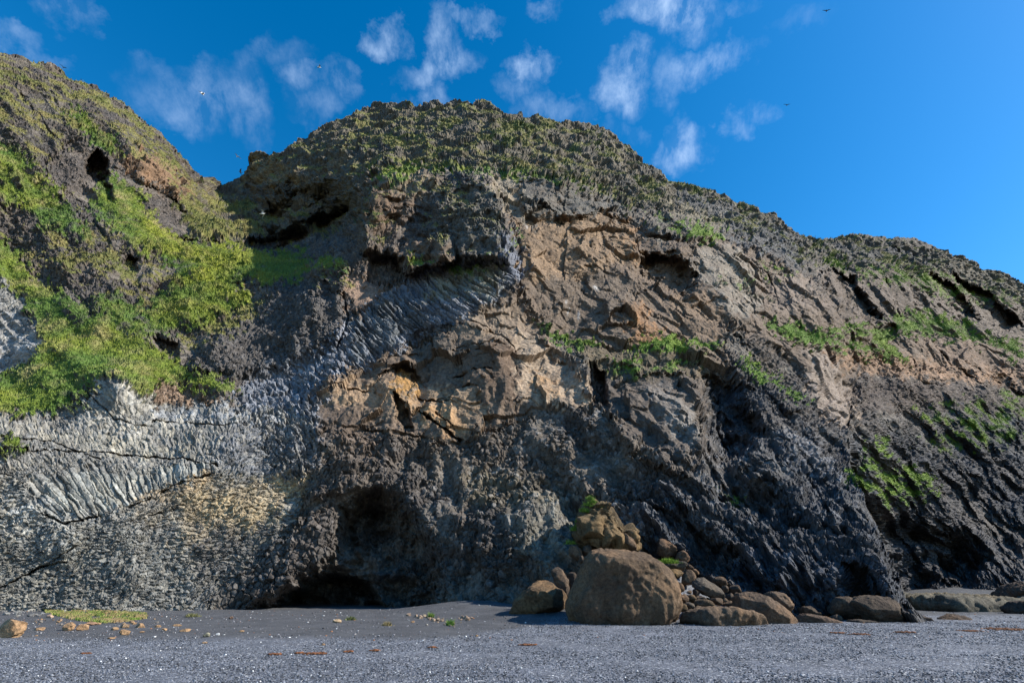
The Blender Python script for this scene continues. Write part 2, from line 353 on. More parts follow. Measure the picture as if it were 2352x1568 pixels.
# --- rock kinds
W_wall = union([[(-320,600),(0,640),(60,705),(108,790),(75,835),(0,870),(-320,900)],
  [(-320,960),(0,960),(130,950),(205,905),(250,872),(325,880),(345,925),(540,930),(700,950),(735,1040),(690,1110),(700,1180),(560,1300),(470,1400),(460,1460),(-320,1460)]], 10)
W_col = union([[(540,940),(560,870),(640,850),(720,810),(760,860),(720,930),(735,1040),(700,1110),(640,1100),(600,1000)],[(800,740),(900,662),(1000,622),(1140,598),(1165,560),(1180,540),(1200,640),(1140,690),(1050,742),(940,800),(850,840),(740,890),(690,960),(530,935),(560,870),(640,852),(720,800)]], 8)
W_tuff = union([[(1140,690),(1190,670),(1240,760),(1330,860),(1370,935),(1250,950),(1190,970),(1100,1000),(1060,1030),(950,1010),(720,985),(700,940),(730,890),(850,835),(950,800),(1040,765),(1060,720)],
  [(1105,392),(1200,398),(1290,415),(1440,470),(1560,550),(1640,640),(1680,760),(1640,790),(1480,800),(1300,795),(1230,740),(1190,650),(1180,540),(1150,450)],
  [(1560,560),(1620,540),(1700,560),(1850,640),(1900,700),(1960,760),(2010,740),(1900,780),(1960,830),(1960,1000),(1880,960),(1840,850),(1700,760),(1640,700)],
  [(1385,850),(1500,850),(1605,880),(1620,960),(1612,1050),(1560,1085),(1450,1010),(1380,940)],
  [(1860,800),(1950,820),(2100,850),(2352,860),(2660,900),(2660,700),(2352,700),(2150,620),(1900,620),(1880,700)],
  [(790,620),(870,640),(900,655),(830,720),(795,720)],[(925,560),(1035,545),(1045,605),(925,632)],[(265,375),(300,350),(380,370),(435,440),(400,450)],
  [(1300,790),(1640,790),(1700,870),(1600,890),(1380,860)],[(840,400),(1000,390),(1010,440),(900,520),(860,500)]], 14)
W_tuff *= 1-W_col
W_mound = union([[(700,650),(800,690),(805,745),(720,800),(640,852),(540,872),(430,850),(405,830),(480,790),(540,740),(610,690)]], 10)
W_rub = np.clip(1-W_wall-W_col-W_tuff, 0, 1)
W_top = union([[(520,300),(560,330),(900,200),(1400,250),(1900,520),(1860,610),(1560,480),(1440,470),(1290,415),(1120,395),(880,395),(850,420),(830,500),(740,540),(640,550),(560,565),(440,545),(400,470),(470,380)]], 20)*(1-W_tuff*.7)
W_top = np.maximum(W_top, union([[(1850,520),(2400,620),(2660,780),(2660,850),(2352,720),(2200,640),(1900,620)]], 16)*(1-W_tuff*.5))

# --- grass
G = np.zeros(len(x), np.float32)
def grass(poly, s=1.0, feather=16, brk=0.35):
    global G
    m = wmask(poly, feather)
    G = np.maximum(G, np.clip(m*s-np.clip(brk*(0.25-n2*1.1-n1*.6), -.1, 1), 0, 1))
grass([(-320,250),(0,310),(40,340),(95,400),(130,440),(200,520),(210,560),(120,540),(40,480),(-320,480)], 1, 14, .8)
grass([(245,395),(330,440),(345,500),(400,548),(450,556),(560,572),(600,590),(560,620),(545,670),(580,690),(540,720),(480,740),(430,760),(380,770),(330,730),(360,690),(420,650),(400,610),(345,590),(300,560),(240,520),(210,470)], 1.05, 12, .85)
grass([(160,250),(190,262),(215,290),(280,350),(270,360),(235,345),(190,310)], 1, 8, .4)
grass([(500,620),(560,590),(700,570),(720,610),(700,650),(620,660),(560,640)], .9, 14, .6)
grass([(-320,520),(0,545),(60,610),(100,650),(180,700),(250,740),(310,770),(380,820),(450,865),(520,880),(545,900),(470,905),(420,880),(355,880),(340,915),(290,870),(240,870),(200,900),(150,930),(0,950),(-320,950),(-320,900),(0,870),(80,830),(110,790),(60,705),(0,640),(-320,600)], 1.1, 10, .75)
grass([(200,690),(280,680),(340,720),(420,770),(350,780),(260,750)], .9, 14, .9)
grass([(200,930),(0,915),(-320,915),(-320,950),(0,952),(120,945)], 1.1, 8, .2)
grass([(0,1005),(40,1010),(60,1025),(30,1045),(0,1035)], 1, 6, .3)
grass([(1175,530),(1184,530),(1186,575),(1178,570)], .9, 4, .3)
grass([(1225,735),(1260,760),(1340,795),(1390,785),(1380,800),(1320,805),(1260,785)], 1, 5, .35)
grass([(1460,795),(1520,783),(1640,792),(1650,800),(1600,812),(1520,808),(1455,812)], 1.1, 5, .3)
grass([(1380,850),(1440,835),(1540,845),(1600,830),(1620,835),(1560,862),(1450,860)], .75, 8, .9)
grass([(1395,838),(1450,826),(1460,834),(1420,845)], .9, 4, .3)
grass([(1550,520),(1600,515),(1660,545),(1640,560),(1580,545)], 1, 7, .5)
grass([(1750,738),(1830,745),(1900,765),(1960,775),(2050,800),(2080,830),(2010,820),(1930,805),(1850,790),(1770,765)], 1.1, 9, .4)
grass([(1900,740),(2000,755),(2100,715),(2180,725),(2250,765),(2340,790),(2352,840),(2280,800),(2200,780),(2100,770),(2000,790)], .9, 12, .7)
grass([(1690,820),(1740,850),(1800,890),(1850,925),(1840,935),(1780,905),(1710,865)], 1, 8, .4)
grass([(1950,1100),(1985,1010),(2015,1010),(2030,1060),(2120,1090),(2140,1130),(2090,1135),(2000,1115),(1960,1140)], 1.3, 12, .2)
grass([(1975,1110),(2080,1100),(2150,1130),(2110,1150),(2020,1160)], .9, 14, .7)
grass([(2060,1020),(2180,1000),(2250,950),(2400,930),(2660,950),(2660,1050),(2350,1020),(2200,1050)], .6, 20, 1.1)
grass([(2100,930),(2200,920),(2352,900),(2352,960),(2230,970),(2120,990)], .6, 16, 1.1)
grass([(1640,1150),(1720,1160),(1700,1180),(1640,1170)], .7, 10, .9)
grass([(1900,590),(2000,600),(2150,620),(2300,670),(2352,700),(2200,700),(2100,660),(2000,650),(1920,620)], .7, 14, .9)
grass([(930,600),(1150,596),(1145,612),(1080,640),(1010,630),(950,640)], .75, 10, .8)
grass([(1100,1180),(1190,1190),(1230,1250),(1180,1240),(1110,1210)], .5, 16, 1.0)
grass([(1640,630),(1720,640),(1780,700),(1740,690)], .5, 10, .9)
grass([(1720,600),(1800,620),(1830,640),(1760,640)], .6, 10, .9)
grass([(730,595),(790,605),(785,625),(735,615)], .9, 6, .5)
grass([(1490,480),(1560,520),(1560,545),(1500,520)], .6, 10, .9)
grass([(840,395),(940,375),(1060,385),(1200,390),(1400,430),(1480,500),(1400,440),(1230,410),(1100,405),(960,392),(880,420)], .85, 9, .6)

# tufty vegetation of the top: domes of turf over the rock
dF1, dF2, dcid, dV = voronoi(P, np.array([1.9, 1.9, 1.25], np.float32))
dome = np.clip(1-dF1*1.25, 0, 1)
topg = W_top*np.clip(0.55+n1*1.1+n2*.9+dV[:, 2]*-.9+.12, 0, 1)
headland = union([[(-320,30),(0,110),(100,130),(240,200),(400,330),(480,400),(520,430),(400,440),(260,360),(200,300),(100,400),(0,320),(-320,240)]], 16)
topg = np.maximum(topg, headland*np.clip(.5+n1*.9+n2*1.0-dV[:, 2]*.9, 0, 1))
bow = union([[(330,560),(560,600),(620,690),(540,770),(420,800),(330,720)],[(-320,350),(0,380),(150,450),(280,560),(380,700),(300,720),(150,640),(0,560)],[(840,410),(1140,430),(1175,590),(1080,600),(960,540),(850,560)],[(930,598),(1150,598),(1140,640),(1040,640)],[(720,590),(800,600),(800,680),(730,650)]], 20)
topg = np.maximum(topg, bow*np.clip(.35+n1*.9+n2*1.2-dV[:, 2]*.8, 0, 1))
Gt = np.clip(topg, 0, 1)

# --- displacement
def base_normal(D):
    g = np.stack([dx_/by*D, D, CAMZ+bz/by*D], 1).reshape(NR, nx, 3)
    n_ = np.cross(np.gradient(g, axis=1), np.gradient(g, axis=0)).reshape(-1, 3); n_ /= np.linalg.norm(n_, axis=1)[:, None]+1e-9
    n_[(n_*ray).sum(1) > 0] *= -1
    return n_
nA = base_normal(depA0); nB = base_normal(depB)
nrm = nA*(1-side[:, None])+nB*side[:, None]
nrm /= np.linalg.norm(nrm, axis=1)[:, None]+1e-9
disp = np.zeros(len(x), np.float32)
att_far = np.clip(dep/50, .8, 2.2)
# broad buttresses
# diagonal ribs on the lower right, running down to the right
low_r = union([[(1480,1100),(1540,1060),(1620,1050),(1640,850),(1880,950),(2000,1000),(2400,900),(2660,1000),(2660,1460),(1240,1460),(1330,1300),(1400,1180)]], 110)
scree = smooth(.02, .28, fbm(P, 7, 4, .6, off=91))*W_rub*(1-W_top)*(1-W_mound)
disp += fbm(P, 6.5, 4, .55, ridge=True, off=66)*.8*W_rub*(1-W_top)*(1-W_mound*.7)*smooth(560, 760, x)
disp += fbm(P, 3.0, 3, .5, off=67)*.55*np.maximum(W_rub, W_mound)
# rubble blocks in three sizes
sel = np.where(W_rub+W_mound > 0.02)[0]
c, ci = chunks(P[sel]+fbm(P[sel], 1.2, 3)[:, None]*.5, 1.25); disp[sel] += c*0.20*W_rub[sel]*(1-.4*W_mound[sel])*(1-.75*scree[sel])
c, ci2 = chunks(P[sel]+5, 0.42); disp[sel] += c*0.24*np.maximum(W_rub, W_mound)[sel]*(1-.55*np.clip((dep[sel]-60)/40, 0, 1))*(1-.6*scree[sel])
rubid = np.zeros(len(x), np.int32); rubid[sel] = ci2
far = np.clip((dep-55)/40, 0, 1)
sel = np.where(W_top > 0.02)[0]
# columns standing on end in the top band
c, ci = chunks(P[sel]*np.array([1, 1, .7], np.float32), 1.1); disp[sel] += c*0.24*W_top[sel]*np.clip(.7+n1[sel]*1.5, .15, 1.4)
disp += fbm(P, 9, 3, .5, ridge=True, off=72)*1.6*W_top
disp += fbm(P, 5, 4, .55, ridge=True, off=12)*0.9*np.maximum(W_top, low_r*.6)
disp += fbm(P*np.array([.35, .35, 1], np.float32), 3.8, 4, .55, ridge=True, off=52)*1.5*np.maximum(W_top, headland*.6)
disp += dome*1.0*np.maximum(Gt, 0)*np.clip(.6+n1*1.2, .1, 1.2)
disp += dome*.35*G*np.clip(n1*2+.5, 0, 1)
# tuff: soft with cracks and thin ledges
disp += (fbm(P, 3.5, 5, .55, off=31)*0.40+fbm(P*np.array([.5, .5, 1.6], np.float32), 2.2, 4, .6, ridge=True, off=3)*.12)*W_tuff
disp += n3*.10*W_tuff
bl, cb = chunks(P+3+fbm(P, 3, 3, off=2)[:, None]*.8, 6.5, groove=.06); disp += np.clip(bl, -1, 1)*1.1*W_tuff
bl, cb = chunks(P+9+fbm(P, 1.5, 3, off=4)[:, None]*.5, 2.4, groove=.10); disp += np.clip(bl, -1, 1)*.30*W_tuff
disp -= smooth(.86, .98, fbm(P, 7, 4, .5, ridge=True, off=61))*.5*W_tuff
# columnar basalt of the left wall: fans of columns, broken ends
def columns(u, v, width, length, amp, w):
    sel = np.where(w > .02)[0]
    q = np.stack([u[sel]/width, v[sel]/length, np.zeros(len(sel))], 1).astype(np.float32)
    c, ci = chunks(q, 1.0, True)
    disp[sel] += c*amp*w[sel]
    return sel, ci
colid = np.zeros(len(x), np.int32)
def rotc(a): return wx2*math.cos(a)+wy2*math.sin(a), -wx2*math.sin(a)+wy2*math.cos(a)
# fan
fc = (500, 1540); fr_ = np.hypot(wx2-fc[0], wy2-fc[1]); fa = np.arctan2(wy2-fc[1], wx2-fc[0])
m_fan = wmask([(60,1090),(200,1065),(330,1080),(480,1050),(500,1085),(400,1110),(300,1165),(180,1200),(110,1180),(60,1140)], 10)*W_wall
m_up = wmask([(-320,960),(130,950),(250,872),(345,880),(350,925),(545,930),(560,1020),(480,1050),(330,1075),(200,1060),(60,1085),(-320,1080)], 10)*W_wall
m_low = np.clip(W_wall-m_fan-m_up, 0, 1)
for (u, v, wd, ln, am, w) in ((fa*420, fr_, 9, 80, .22, m_fan), (fa*420, fr_+fbm(nz2, 60, 2)*20, 5.5, 15, .13, m_up*smooth(0, 40, wx2-150)), ):
    s_, c_ = columns(u, v, wd, ln, am, w); colid[s_] = np.where(w[s_] > .4, c_, colid[s_])
u, v = rotc(R(62)); s_, c_ = columns(v, u, 5.5, 15, .13, m_up*(1-smooth(0, 40, wx2-150))); colid[s_] = np.where(m_up[s_]*(wx2[s_] < 170) > .4, c_, colid[s_])
u, v = rotc(R(-14)); s_, c_ = columns(u+fbm(nz2, 90, 2)*22, v+fbm(nz2, 150, 2, off=6)*34, 15, 4.8, .16, m_low); colid[s_] = np.where(m_low[s_] > .4, c_, colid[s_])
m_side = W_wall*(y < 880)
# curved ridge
u, v = rotc(R(38)); bend = (wx2-900)*.0012
u2 = wx2*np.cos(R(38)+bend)+wy2*np.sin(R(38)+bend); cc = (640, 1180)
ra = np.hypot(wx2-cc[0], wy2-cc[1]); aa = np.arctan2(wy2-cc[1], wx2-cc[0])
m_c1 = W_col*smooth(-20, 30, wx2-790); m_c2 = W_col*(1-smooth(-20, 30, wx2-790))
v3 = v+14*np.sin(u/70); s_, c_ = columns(u, v3, 54, 6.6, .62, m_c1); colid[s_] = np.where(m_c1[s_] > .5, c_, colid[s_])
u, v = rotc(R(24)); s_, c_ = columns(u, v3*1.0+fbm(nz2, 50, 3)*18, 17, 6.5, .40, m_c2); colid[s_] = np.where(m_c2[s_] > .5, c_, colid[s_])
disp += n2*.25*(W_wall+W_col)+fbm(P, 5, 4, off=40)*.8*W_wall
disp += n3*.08
disp += (fbm(P, 2.4, 4, .6, ridge=True, off=81)*.85+np.clip(1-voronoi(P, np.array([.9, .9, .7], np.float32))[0]*1.3, 0, 1)*.50)*np.clip(G*1.3, 0, 1)
# fade the relief a little on thick grass, follow distance
disp *= (1-.55*np.clip(G*1.2, 0, 1)*(1-Gt*(x < 700)))
disp *= np.where(T < .02, .3, 1)
depth_edge = np.abs(np.gradient(dep.reshape(NR, nx), axis=1)).ravel()
disp -= W_top*disp[W_top > .5].mean()*.9
disp *= 1-.8*np.clip((depth_edge-1.0)/2, 0, 1)
P2 = P+nrm*disp[:, None]*0.85-ray*(disp*0.2)[:, None]

g2 = P2.reshape(NR, nx, 3)
def facing(g, k):
    if k:
        cs = np.cumsum(np.pad(g, ((k+1, k), (0, 0), (0, 0)), 'edge'), 0); g = (cs[2*k+1:]-cs[:-2*k-1])/(2*k+1)
        cs = np.cumsum(np.pad(g, ((0, 0), (k+1, k), (0, 0)), 'edge'), 1); g = (cs[:, 2*k+1:]-cs[:, :-2*k-1])/(2*k+1)
    n_ = np.cross(np.gradient(g, axis=1), np.gradient(g, axis=0)).reshape(-1, 3); n_ /= np.linalg.norm(n_, axis=1)[:, None]+1e-9
    n_[(n_*ray).sum(1) > 0] *= -1
    return n_
n_fine = facing(g2, 1); n_mid = facing(g2, 4)
up = n_fine[:, 2]*.55+n_mid[:, 2]*.45
tzz = np.maximum(W_top, headland) > .5; UQ = float(np.percentile(up[tzz], 50)); print('UP', UQ, np.percentile(up[tzz], [5, 25, 50, 75, 95]), np.percentile(up[G > .5], [5, 25, 50, 75, 95]))
# --- colour (albedo)
def mixc(c, new, w):
    w = np.clip(w, 0, 1)[:, None]; return c*(1-w)+np.array(new, np.float32)*w
col = np.zeros((len(x), 3), np.float32)+np.array((.064, .058, .055), np.float32)
col = mixc(col, (.042, .046, .055), low_r)
col = mixc(col, (.115, .088, .066), np.clip(.35+n1*1.3, 0, 1)*.8*(1-low_r*.45))
col = mixc(col, (.070, .065, .062), W_mound*.9); 
col = mixc(col, (.150, .132, .108), scree*.50*(1-low_r*.6))
def paint(poly, c, s=1.0, feather=18, brk=.5):
    global col
    m = wmask(poly, feather)
    col = mixc(col, c, np.clip(m*(s+brk*(n2*1.2+n1*.7)), 0, 1)*(m > 0))
# top band
col = mixc(col, (.098, .086, .064), W_top*.85); col = mixc(col, (.070, .074, .080), W_top*np.clip(n1*1.5+.1, 0, 1))
col = mixc(col, (.17, .13, .07), W_top*np.clip(n2*1.6-.1, 0, 1)*.8)
paint([(580,350),(650,360),(700,420),(560,430)], (.20,.14,.06), .5)
paint([(1560,430),(1850,550),(1850,620),(1700,560),(1560,470)], (.085,.088,.095), .8)
paint([(1500,450),(1640,500),(1660,540),(1560,510)], (.20,.17,.11), .6)
# tuff
TB = (.150, .110, .080)
col = mixc(col, TB, W_tuff*.95)
paint([(1190,400),(1290,415),(1440,470),(1560,550),(1500,560),(1440,500),(1290,500),(1200,520)], (.115,.108,.095), .9)
paint([(1105,390),(1200,395),(1200,510),(1170,500),(1140,450)], (.26,.22,.165), .8)
paint([(1180,520),(1300,500),(1460,510),(1450,600),(1320,640),(1200,640)], (.235,.160,.100), .8)
paint([(1200,650),(1400,620),(1480,700),(1450,790),(1300,790)], (.135,.105,.080), .7)
paint([(1430,505),(1462,515),(1475,620),(1460,600),(1440,560)], (.28,.16,.08), .6, 10)
paint([(1440,700),(1470,700),(1530,780),(1490,800),(1450,790)], (.27,.145,.068), .8, 24, .6)
paint([(1540,660),(1640,680),(1670,770),(1560,785),(1530,720)], (.19,.13,.085), .7)
paint([(1600,560),(1700,580),(1760,700),(1700,740),(1640,680),(1590,620)], (.23,.20,.165), .75)
paint([(1720,600),(1850,650),(1900,720),(1780,720)], (.20,.155,.125), .7)
paint([(1850,800),(1900,800),(1935,900),(1960,1000),(1900,980),(1870,900)], (.26,.21,.175), .85, 12)
paint([(1380,850),(1500,850),(1605,880),(1620,960),(1612,1050),(1560,1085),(1450,1010),(1380,940)], (.085,.072,.062), .8)
paint([(1480,890),(1540,890),(1600,960),(1590,1040),(1540,1000)], (.22,.20,.18), .75, 30)
paint([(1300,800),(1620,800),(1640,880),(1380,860)], (.110,.090,.055), .7)
paint([(1100,800),(1160,790),(1190,860),(1180,940),(1130,920)], (.105,.070,.048), .7)  # dark brown stands in for the shading of the hollow here
paint([(1180,760),(1260,800),(1340,860),(1360,935),(1240,940),(1190,900)], (.33,.255,.185), .85)
paint([(1210,860),(1270,850),(1290,920),(1220,920)], (.30,.18,.09), .45, 30, .7)
paint([(720,900),(860,870),(960,880),(1100,900),(1130,970),(1060,1010),(940,960),(780,940)], (.30,.21,.135), .85)
paint([(930,920),(1020,930),(1100,1000),(1040,1010),(960,960)], (.33,.20,.10), .6)
paint([(700,930),(830,930),(860,1000),(900,1060),(720,1010)], (.10,.075,.058), .85)
paint([(900,860),(960,870),(940,900),(900,895)], (.36,.20,.07), .7, 8)
paint([(1060,700),(1180,690),(1220,760),(1180,790),(1060,780)], (.24,.185,.135), .7)
paint([(950,800),(1050,780),(1130,790),(1100,850),(960,860)], (.12,.098,.078), .8)
paint([(790,620),(870,640),(900,655),(830,720),(795,720)], (.24,.165,.12), .8, 10)
paint([(265,375),(300,350),(380,370),(435,440),(400,450)], (.20,.125,.075), .9, 10)
paint([(860,410),(990,395),(1000,440),(900,470)], (.24,.20,.14), .5)
paint([(850,450),(920,440),(960,470),(900,560),(850,540)], (.13,.085,.055), .6)
paint([(1000,430),(1140,440),(1170,560),(1060,590),(980,540)], (.088,.082,.070), .8)
# right-hand slopes
paint([(1880,620),(2150,610),(2400,720),(2352,780),(2100,760),(1900,730)], (.125,.098,.080), .8)
paint([(1880,560),(2060,570),(2150,600),(2000,600),(1890,585)], (.06,.062,.07), .9)
paint([(1890,800),(2080,820),(2352,850),(2660,900),(2660,960),(2352,890),(2100,870),(1940,850)], (.25,.155,.095), .9)
paint([(2090,780),(2260,790),(2352,850),(2200,850)], (.20,.135,.095), .7)
paint([(1940,870),(2352,890),(2660,960),(2660,1010),(2352,960),(2200,940),(1980,950)], (.075,.055,.045), .8)
paint([(1780,1010),(1850,1010),(1900,1090),(1850,1100)], (.16,.16,.17), .6, 24)
# scree with a pale sheen of guano and sand
paint([(1240,1160),(1310,1140),(1330,1260),(1280,1320),(1190,1270),(1180,1180)], (.165,.155,.125), .7, 40, .8)
paint([(1390,1150),(1450,1180),(1500,1230),(1560,1290),(1460,1260)], (.18,.178,.17), .7, 30, .9)
paint([(1050,1080),(1200,1080),(1300,1150),(1180,1180),(1080,1150)], (.13,.11,.075), .6, 30)
paint([(950,1020),(1200,980),(1400,1050),(1300,1100),(1000,1080)], (.10,.082,.065), .6, 30)
paint([(1700,1280),(2000,1300),(2100,1400),(1700,1400)], (.06,.068,.085), .7, 30)
# curved ridge and its skirt
col = mixc(col, (.155, .165, .190), W_col*.95)
paint([(1000,630),(1150,605),(1150,680),(1060,690),(980,690)], (.20,.185,.115), .6)
paint([(1140,540),(1190,560),(1200,660),(1150,620)], (.11,.12,.15), .8, 10)
paint([(800,740),(900,670),(990,700),(960,760),(820,840)], (.095,.105,.115), .8)
paint([(560,870),(700,800),(760,800),(730,930),(735,1030),(690,1100),(600,1000),(540,930)], (.155,.165,.185), .7, 40)
# left wall
col = mixc(col, (.165, .162, .152), W_wall)
col *= (1+.35*fbm(np.stack([wx*.25+wy*.1, wy-.0*wx, wx*0], 1).astype(np.float32), 26, 4, .6, off=15)*W_wall)[:, None]
paint([(-320,1220),(0,1230),(200,1200),(400,1250),(440,1400),(-320,1400)], (.150,.150,.138), .7)
paint([(0,970),(150,985),(300,1000),(420,1030),(300,1050),(100,1000)], (.30,.28,.23), .7, 20)
paint([(0,720),(60,740),(90,800),(0,850)], (.27,.275,.28), .6)
paint([(230,880),(340,890),(350,960),(450,960),(330,1020),(180,960)], (.26,.25,.225), .7)
paint([(350,935),(550,945),(700,960),(600,965),(350,958)], (.24,.25,.26), .7, 8)
paint([(100,1100),(300,1080),(480,1060),(470,1090),(300,1160),(130,1190)], (.24,.245,.225), .75, 12)
paint([(0,1110),(110,1150),(250,1180),(150,1260),(0,1240)], (.28,.28,.265), .6)
paint([(400,1150),(480,1110),(600,1110),(700,1100),(690,1130),(650,1165),(620,1210),(540,1220),(430,1200)], (.36,.27,.15), .75, 40, .8)
paint([(300,1150),(400,1120),(480,1090),(500,1075),(480,1110),(380,1150)], (.34,.235,.12), .6, 10)
paint([(420,1190),(560,1200),(520,1260),(420,1240)], (.12,.12,.125), .7)
paint([(300,1170),(480,1130),(640,1180),(560,1240),(400,1260)], (.25,.20,.13), .45, 50, .9)  # tan spread wider, standing in for brighter light low on the wall
paint([(540,960),(700,970),(735,1060),(690,1100),(560,1090),(480,1070)], (.135,.14,.15), .85)
paint([(440,1250),(560,1230),(640,1180),(700,1200),(620,1330),(470,1400)], (.10,.095,.09), .7)
paint([(350,885),(400,875),(440,890),(530,925),(360,925),(345,905)], (.165,.115,.080), 1.0, 6, .1)
# per-block tint
br = rnd3[rubid, 1]; col *= (0.72+0.55*br*np.clip(W_rub+W_mound, 0, 1)+.28*(1-np.clip(W_rub+W_mound, 0, 1)))[:, None]
cr = rnd3[colid, 1]; wc = np.clip(W_wall+W_col, 0, 1); m = (colid > 0)*wc
col *= (1+m*(cr*.7-.35))[:, None]
cream = (rnd3[colid, 2] > .72)*W_wall*(colid > 0)*np.clip(.6+n1, 0, 1)
col = mixc(col, (.40,.35,.25), cream*.30)
pale = union([[(1470,830),(1600,860),(1650,1000),(1950,1000),(2050,1250),(1500,1250),(1200,1200),(1000,1150),(1200,1000)]], 80)
col = mixc(col, (.27,.275,.285), np.clip((br-.74)*3, 0, 1)*.42*np.clip(pale+.25, 0, 1)*W_rub*(1-W_top*.6))
col *= (1+.35*np.clip(n3, -1, 1)+.2*n2)[:, None]
for (a, b, r) in ((265,775,16),(300,795,22),(240,790,12),(275,760,10),(560,655,10),(330,800,12)):
    d = np.hypot(wx-a, (wy-b)*1.3)/r; col = mixc(col, (.20,.10,.045), smooth(1, .3, d)*.8)
# guano marks
for (a, b, r1, r2) in ((1208,523,3,6),(1367,668,10,5),(1300,697,4,11),(1305,712,3,10),(1330,722,3,9)):
    d = np.hypot((wx2-a)/r1, (wy2-b)/r2); col = mixc(col, (.6,.6,.6), smooth(1.3, .2, d)*np.clip(.6+n3*1.2, 0, 1)*.6)
# turf and grass
gcol = np.array((.075, .130, .026), np.float32)[None]*np.ones((len(x), 1), np.float32)
gcol = mixc(gcol, (.18, .205, .026), np.clip(.30+n1*1.7+wmask([(300,440),(560,580),(560,700),(430,620),(330,540)], 60)*.45, 0, 1))
gcol = mixc(gcol, (.26, .215, .11), np.clip(n2*1.6+n1*.8+.02, 0, 1)*.85*smooth(700, 300, x))
gcol = mixc(gcol, (.045, .085, .020), np.clip(fbm(P, 4, 3, off=60)*1.6-.1, 0, 1)*.8)
gcol = mixc(gcol, (  .12, .20, .025), np.clip(smooth(1200, 1500, x)*.6, 0, 1))
tcol = mixc(np.array((.135, .142, .038), np.float32)[None]*np.ones((len(x), 1), np.float32), (.17, .145, .06), np.clip(.35+n2*1.5, 0, 1))
tcol = mixc(tcol, (.055, .080, .022), np.clip(n1*1.6, 0, 1))
tz = np.maximum(W_top, np.maximum(headland, bow)); tg = smooth(UQ, UQ+.16, up+n1*.30+n2*.14+fbm(P, 11, 3, off=33)*.55)*np.clip(tz*1.4, 0, 1)*smooth(.12, .4, Gt+n2*.3)
col = col*(1-tg[:, None])+tcol*tg[:, None]
gg = np.clip((G-.30)*3.0, 0, 1)*smooth(.02, .24, up+n2*.25+n1*.2+.12*(x < 700)+.16*(x > 1150))
col = col*(1-gg[:, None])+gcol*gg[:, None]*(1+.25*n3[:, None])
col = np.where((W_tuff*(1-gg)*(1-tg))[:, None] > .5, col*.88, col)
col = np.clip(col, .012, .75)

# fold the skyline back into a plateau so the massif has a body
EXTRA = 10
Pg = P2.reshape(NR, nx, 3); last = Pg[-1]; rows = [Pg]
cg = col.reshape(NR, nx, 3); crow = [cg]
for k in range(1, EXTRA+1):
    d = np.array([0, 1, 0])*(k**1.6)*1.1
    r = last+d; r[:, 2] -= 0.25*(k**1.6)+rng.normal(size=nx)*.15
    r[:, 0] += (last[:, 0])*0.006*k
    rows.append(r[None]); crow.append(np.full((1, nx, 3), .07)*np.array((1, 1.15, .5)))
# back skirt to the ground
r = rows[-1].copy(); r[..., 1] += 25; r[..., 2] = -2; rows.append(r); crow.append(crow[-1])
V = np.concatenate(rows).reshape(-1, 3); CC = np.concatenate(crow).reshape(-1, 3); NRT = NR+EXTRA+1
def grid_mesh(name, V, nr, nc, colors=None, smooth_=False):
    me = bpy.data.meshes.new(name)
    i = np.arange((nr-1)*(nc-1)); rr_ = i//(nc-1); cc_ = i % (nc-1); a = rr_*nc+cc_
    q = np.stack([a, a+1, a+nc+1, a+nc], 1).astype(np.int32)
    me.vertices.add(len(V)); me.vertices.foreach_set('co', V.astype(np.float32).ravel())
    me.loops.add(q.size); me.loops.foreach_set('vertex_index', q.ravel())
    me.polygons.add(len(q)); me.polygons.foreach_set('loop_start', np.arange(len(q), dtype=np.int32)*4)
    me.polygons.foreach_set('loop_total', np.full(len(q), 4, np.int32))
    me.polygons.foreach_set('use_smooth', np.full(len(q), smooth_, bool))
    me.update(calc_edges=True)
    if colors is not None:
        ca = me.color_attributes.new('tint', 'FLOAT_COLOR', 'POINT')
        ca.data.foreach_set('color', np.concatenate([colors, np.ones((len(colors), 1))], 1).astype(np.float32).ravel())
    return me

def obj_of(name, me, mat=None, parent=None):
    o = bpy.data.objects.new(name, me); C.objects.link(o)
    if mat: me.materials.append(mat)
    if parent: o.parent = parent
    return o
def tag(o, label=None, cat=None, group=None, kind=None):
    for k, v in (('label', label), ('category', cat), ('group', group), ('kind', kind)):
        if v: o[k] = v
    return o

def rock_mat(name, attr=True, base=(.1, .08, .06), bump=0.5, scale=1.0, spec=.25, rough=.85):
    m = bpy.data.materials.new(name); m.use_nodes = True; nt = m.node_tree; nt.nodes.clear()
    out = N(nt, 'ShaderNodeOutputMaterial'); b = N(nt, 'ShaderNodeBsdfPrincipled'); nt.links.new(b.outputs[0], out.inputs[0])
    b.inputs['Roughness'].default_value = rough; b.inputs['Specular IOR Level'].default_value = spec
    geo = N(nt, 'ShaderNodeNewGeometry')
    def noise(sc, det=6, rg=.6):
        n = N(nt, 'ShaderNodeTexNoise', Scale=sc*scale, Detail=float(det), Roughness=rg); nt.links.new(geo.outputs['Position'], n.inputs['Vector']); return n.outputs['Fac']
    a = noise(3.5, 8, .7); c = noise(.9, 4)
    if attr:
        at_ = N(nt, 'ShaderNodeAttribute'); at_.attribute_name = 'tint'; colr = at_.outputs['Color']
    else: colr = base
    rmp = N(nt, 'ShaderNodeMapRange'); rmp.inputs[1].default_value = .3; rmp.inputs[2].default_value = .7; rmp.inputs[3].default_value = .42; rmp.inputs[4].default_value = 1.68
    nt.links.new(a, rmp.inputs[0])
    vm = mix_col(nt, 1.0, colr, rmp.outputs[0], 'MULTIPLY')
    nt.links.new(vm, b.inputs['Base Color'])
    bp = N(nt, 'ShaderNodeBump'); bp.inputs['Strength'].default_value = bump; bp.inputs['Distance'].default_value = .25/scale
    nt.links.new(a, bp.inputs['Height']); nt.links.new(bp.outputs[0], b.inputs['Normal'])
    return m
M_cliff = rock_mat('cliff_rock', True, bump=.7)
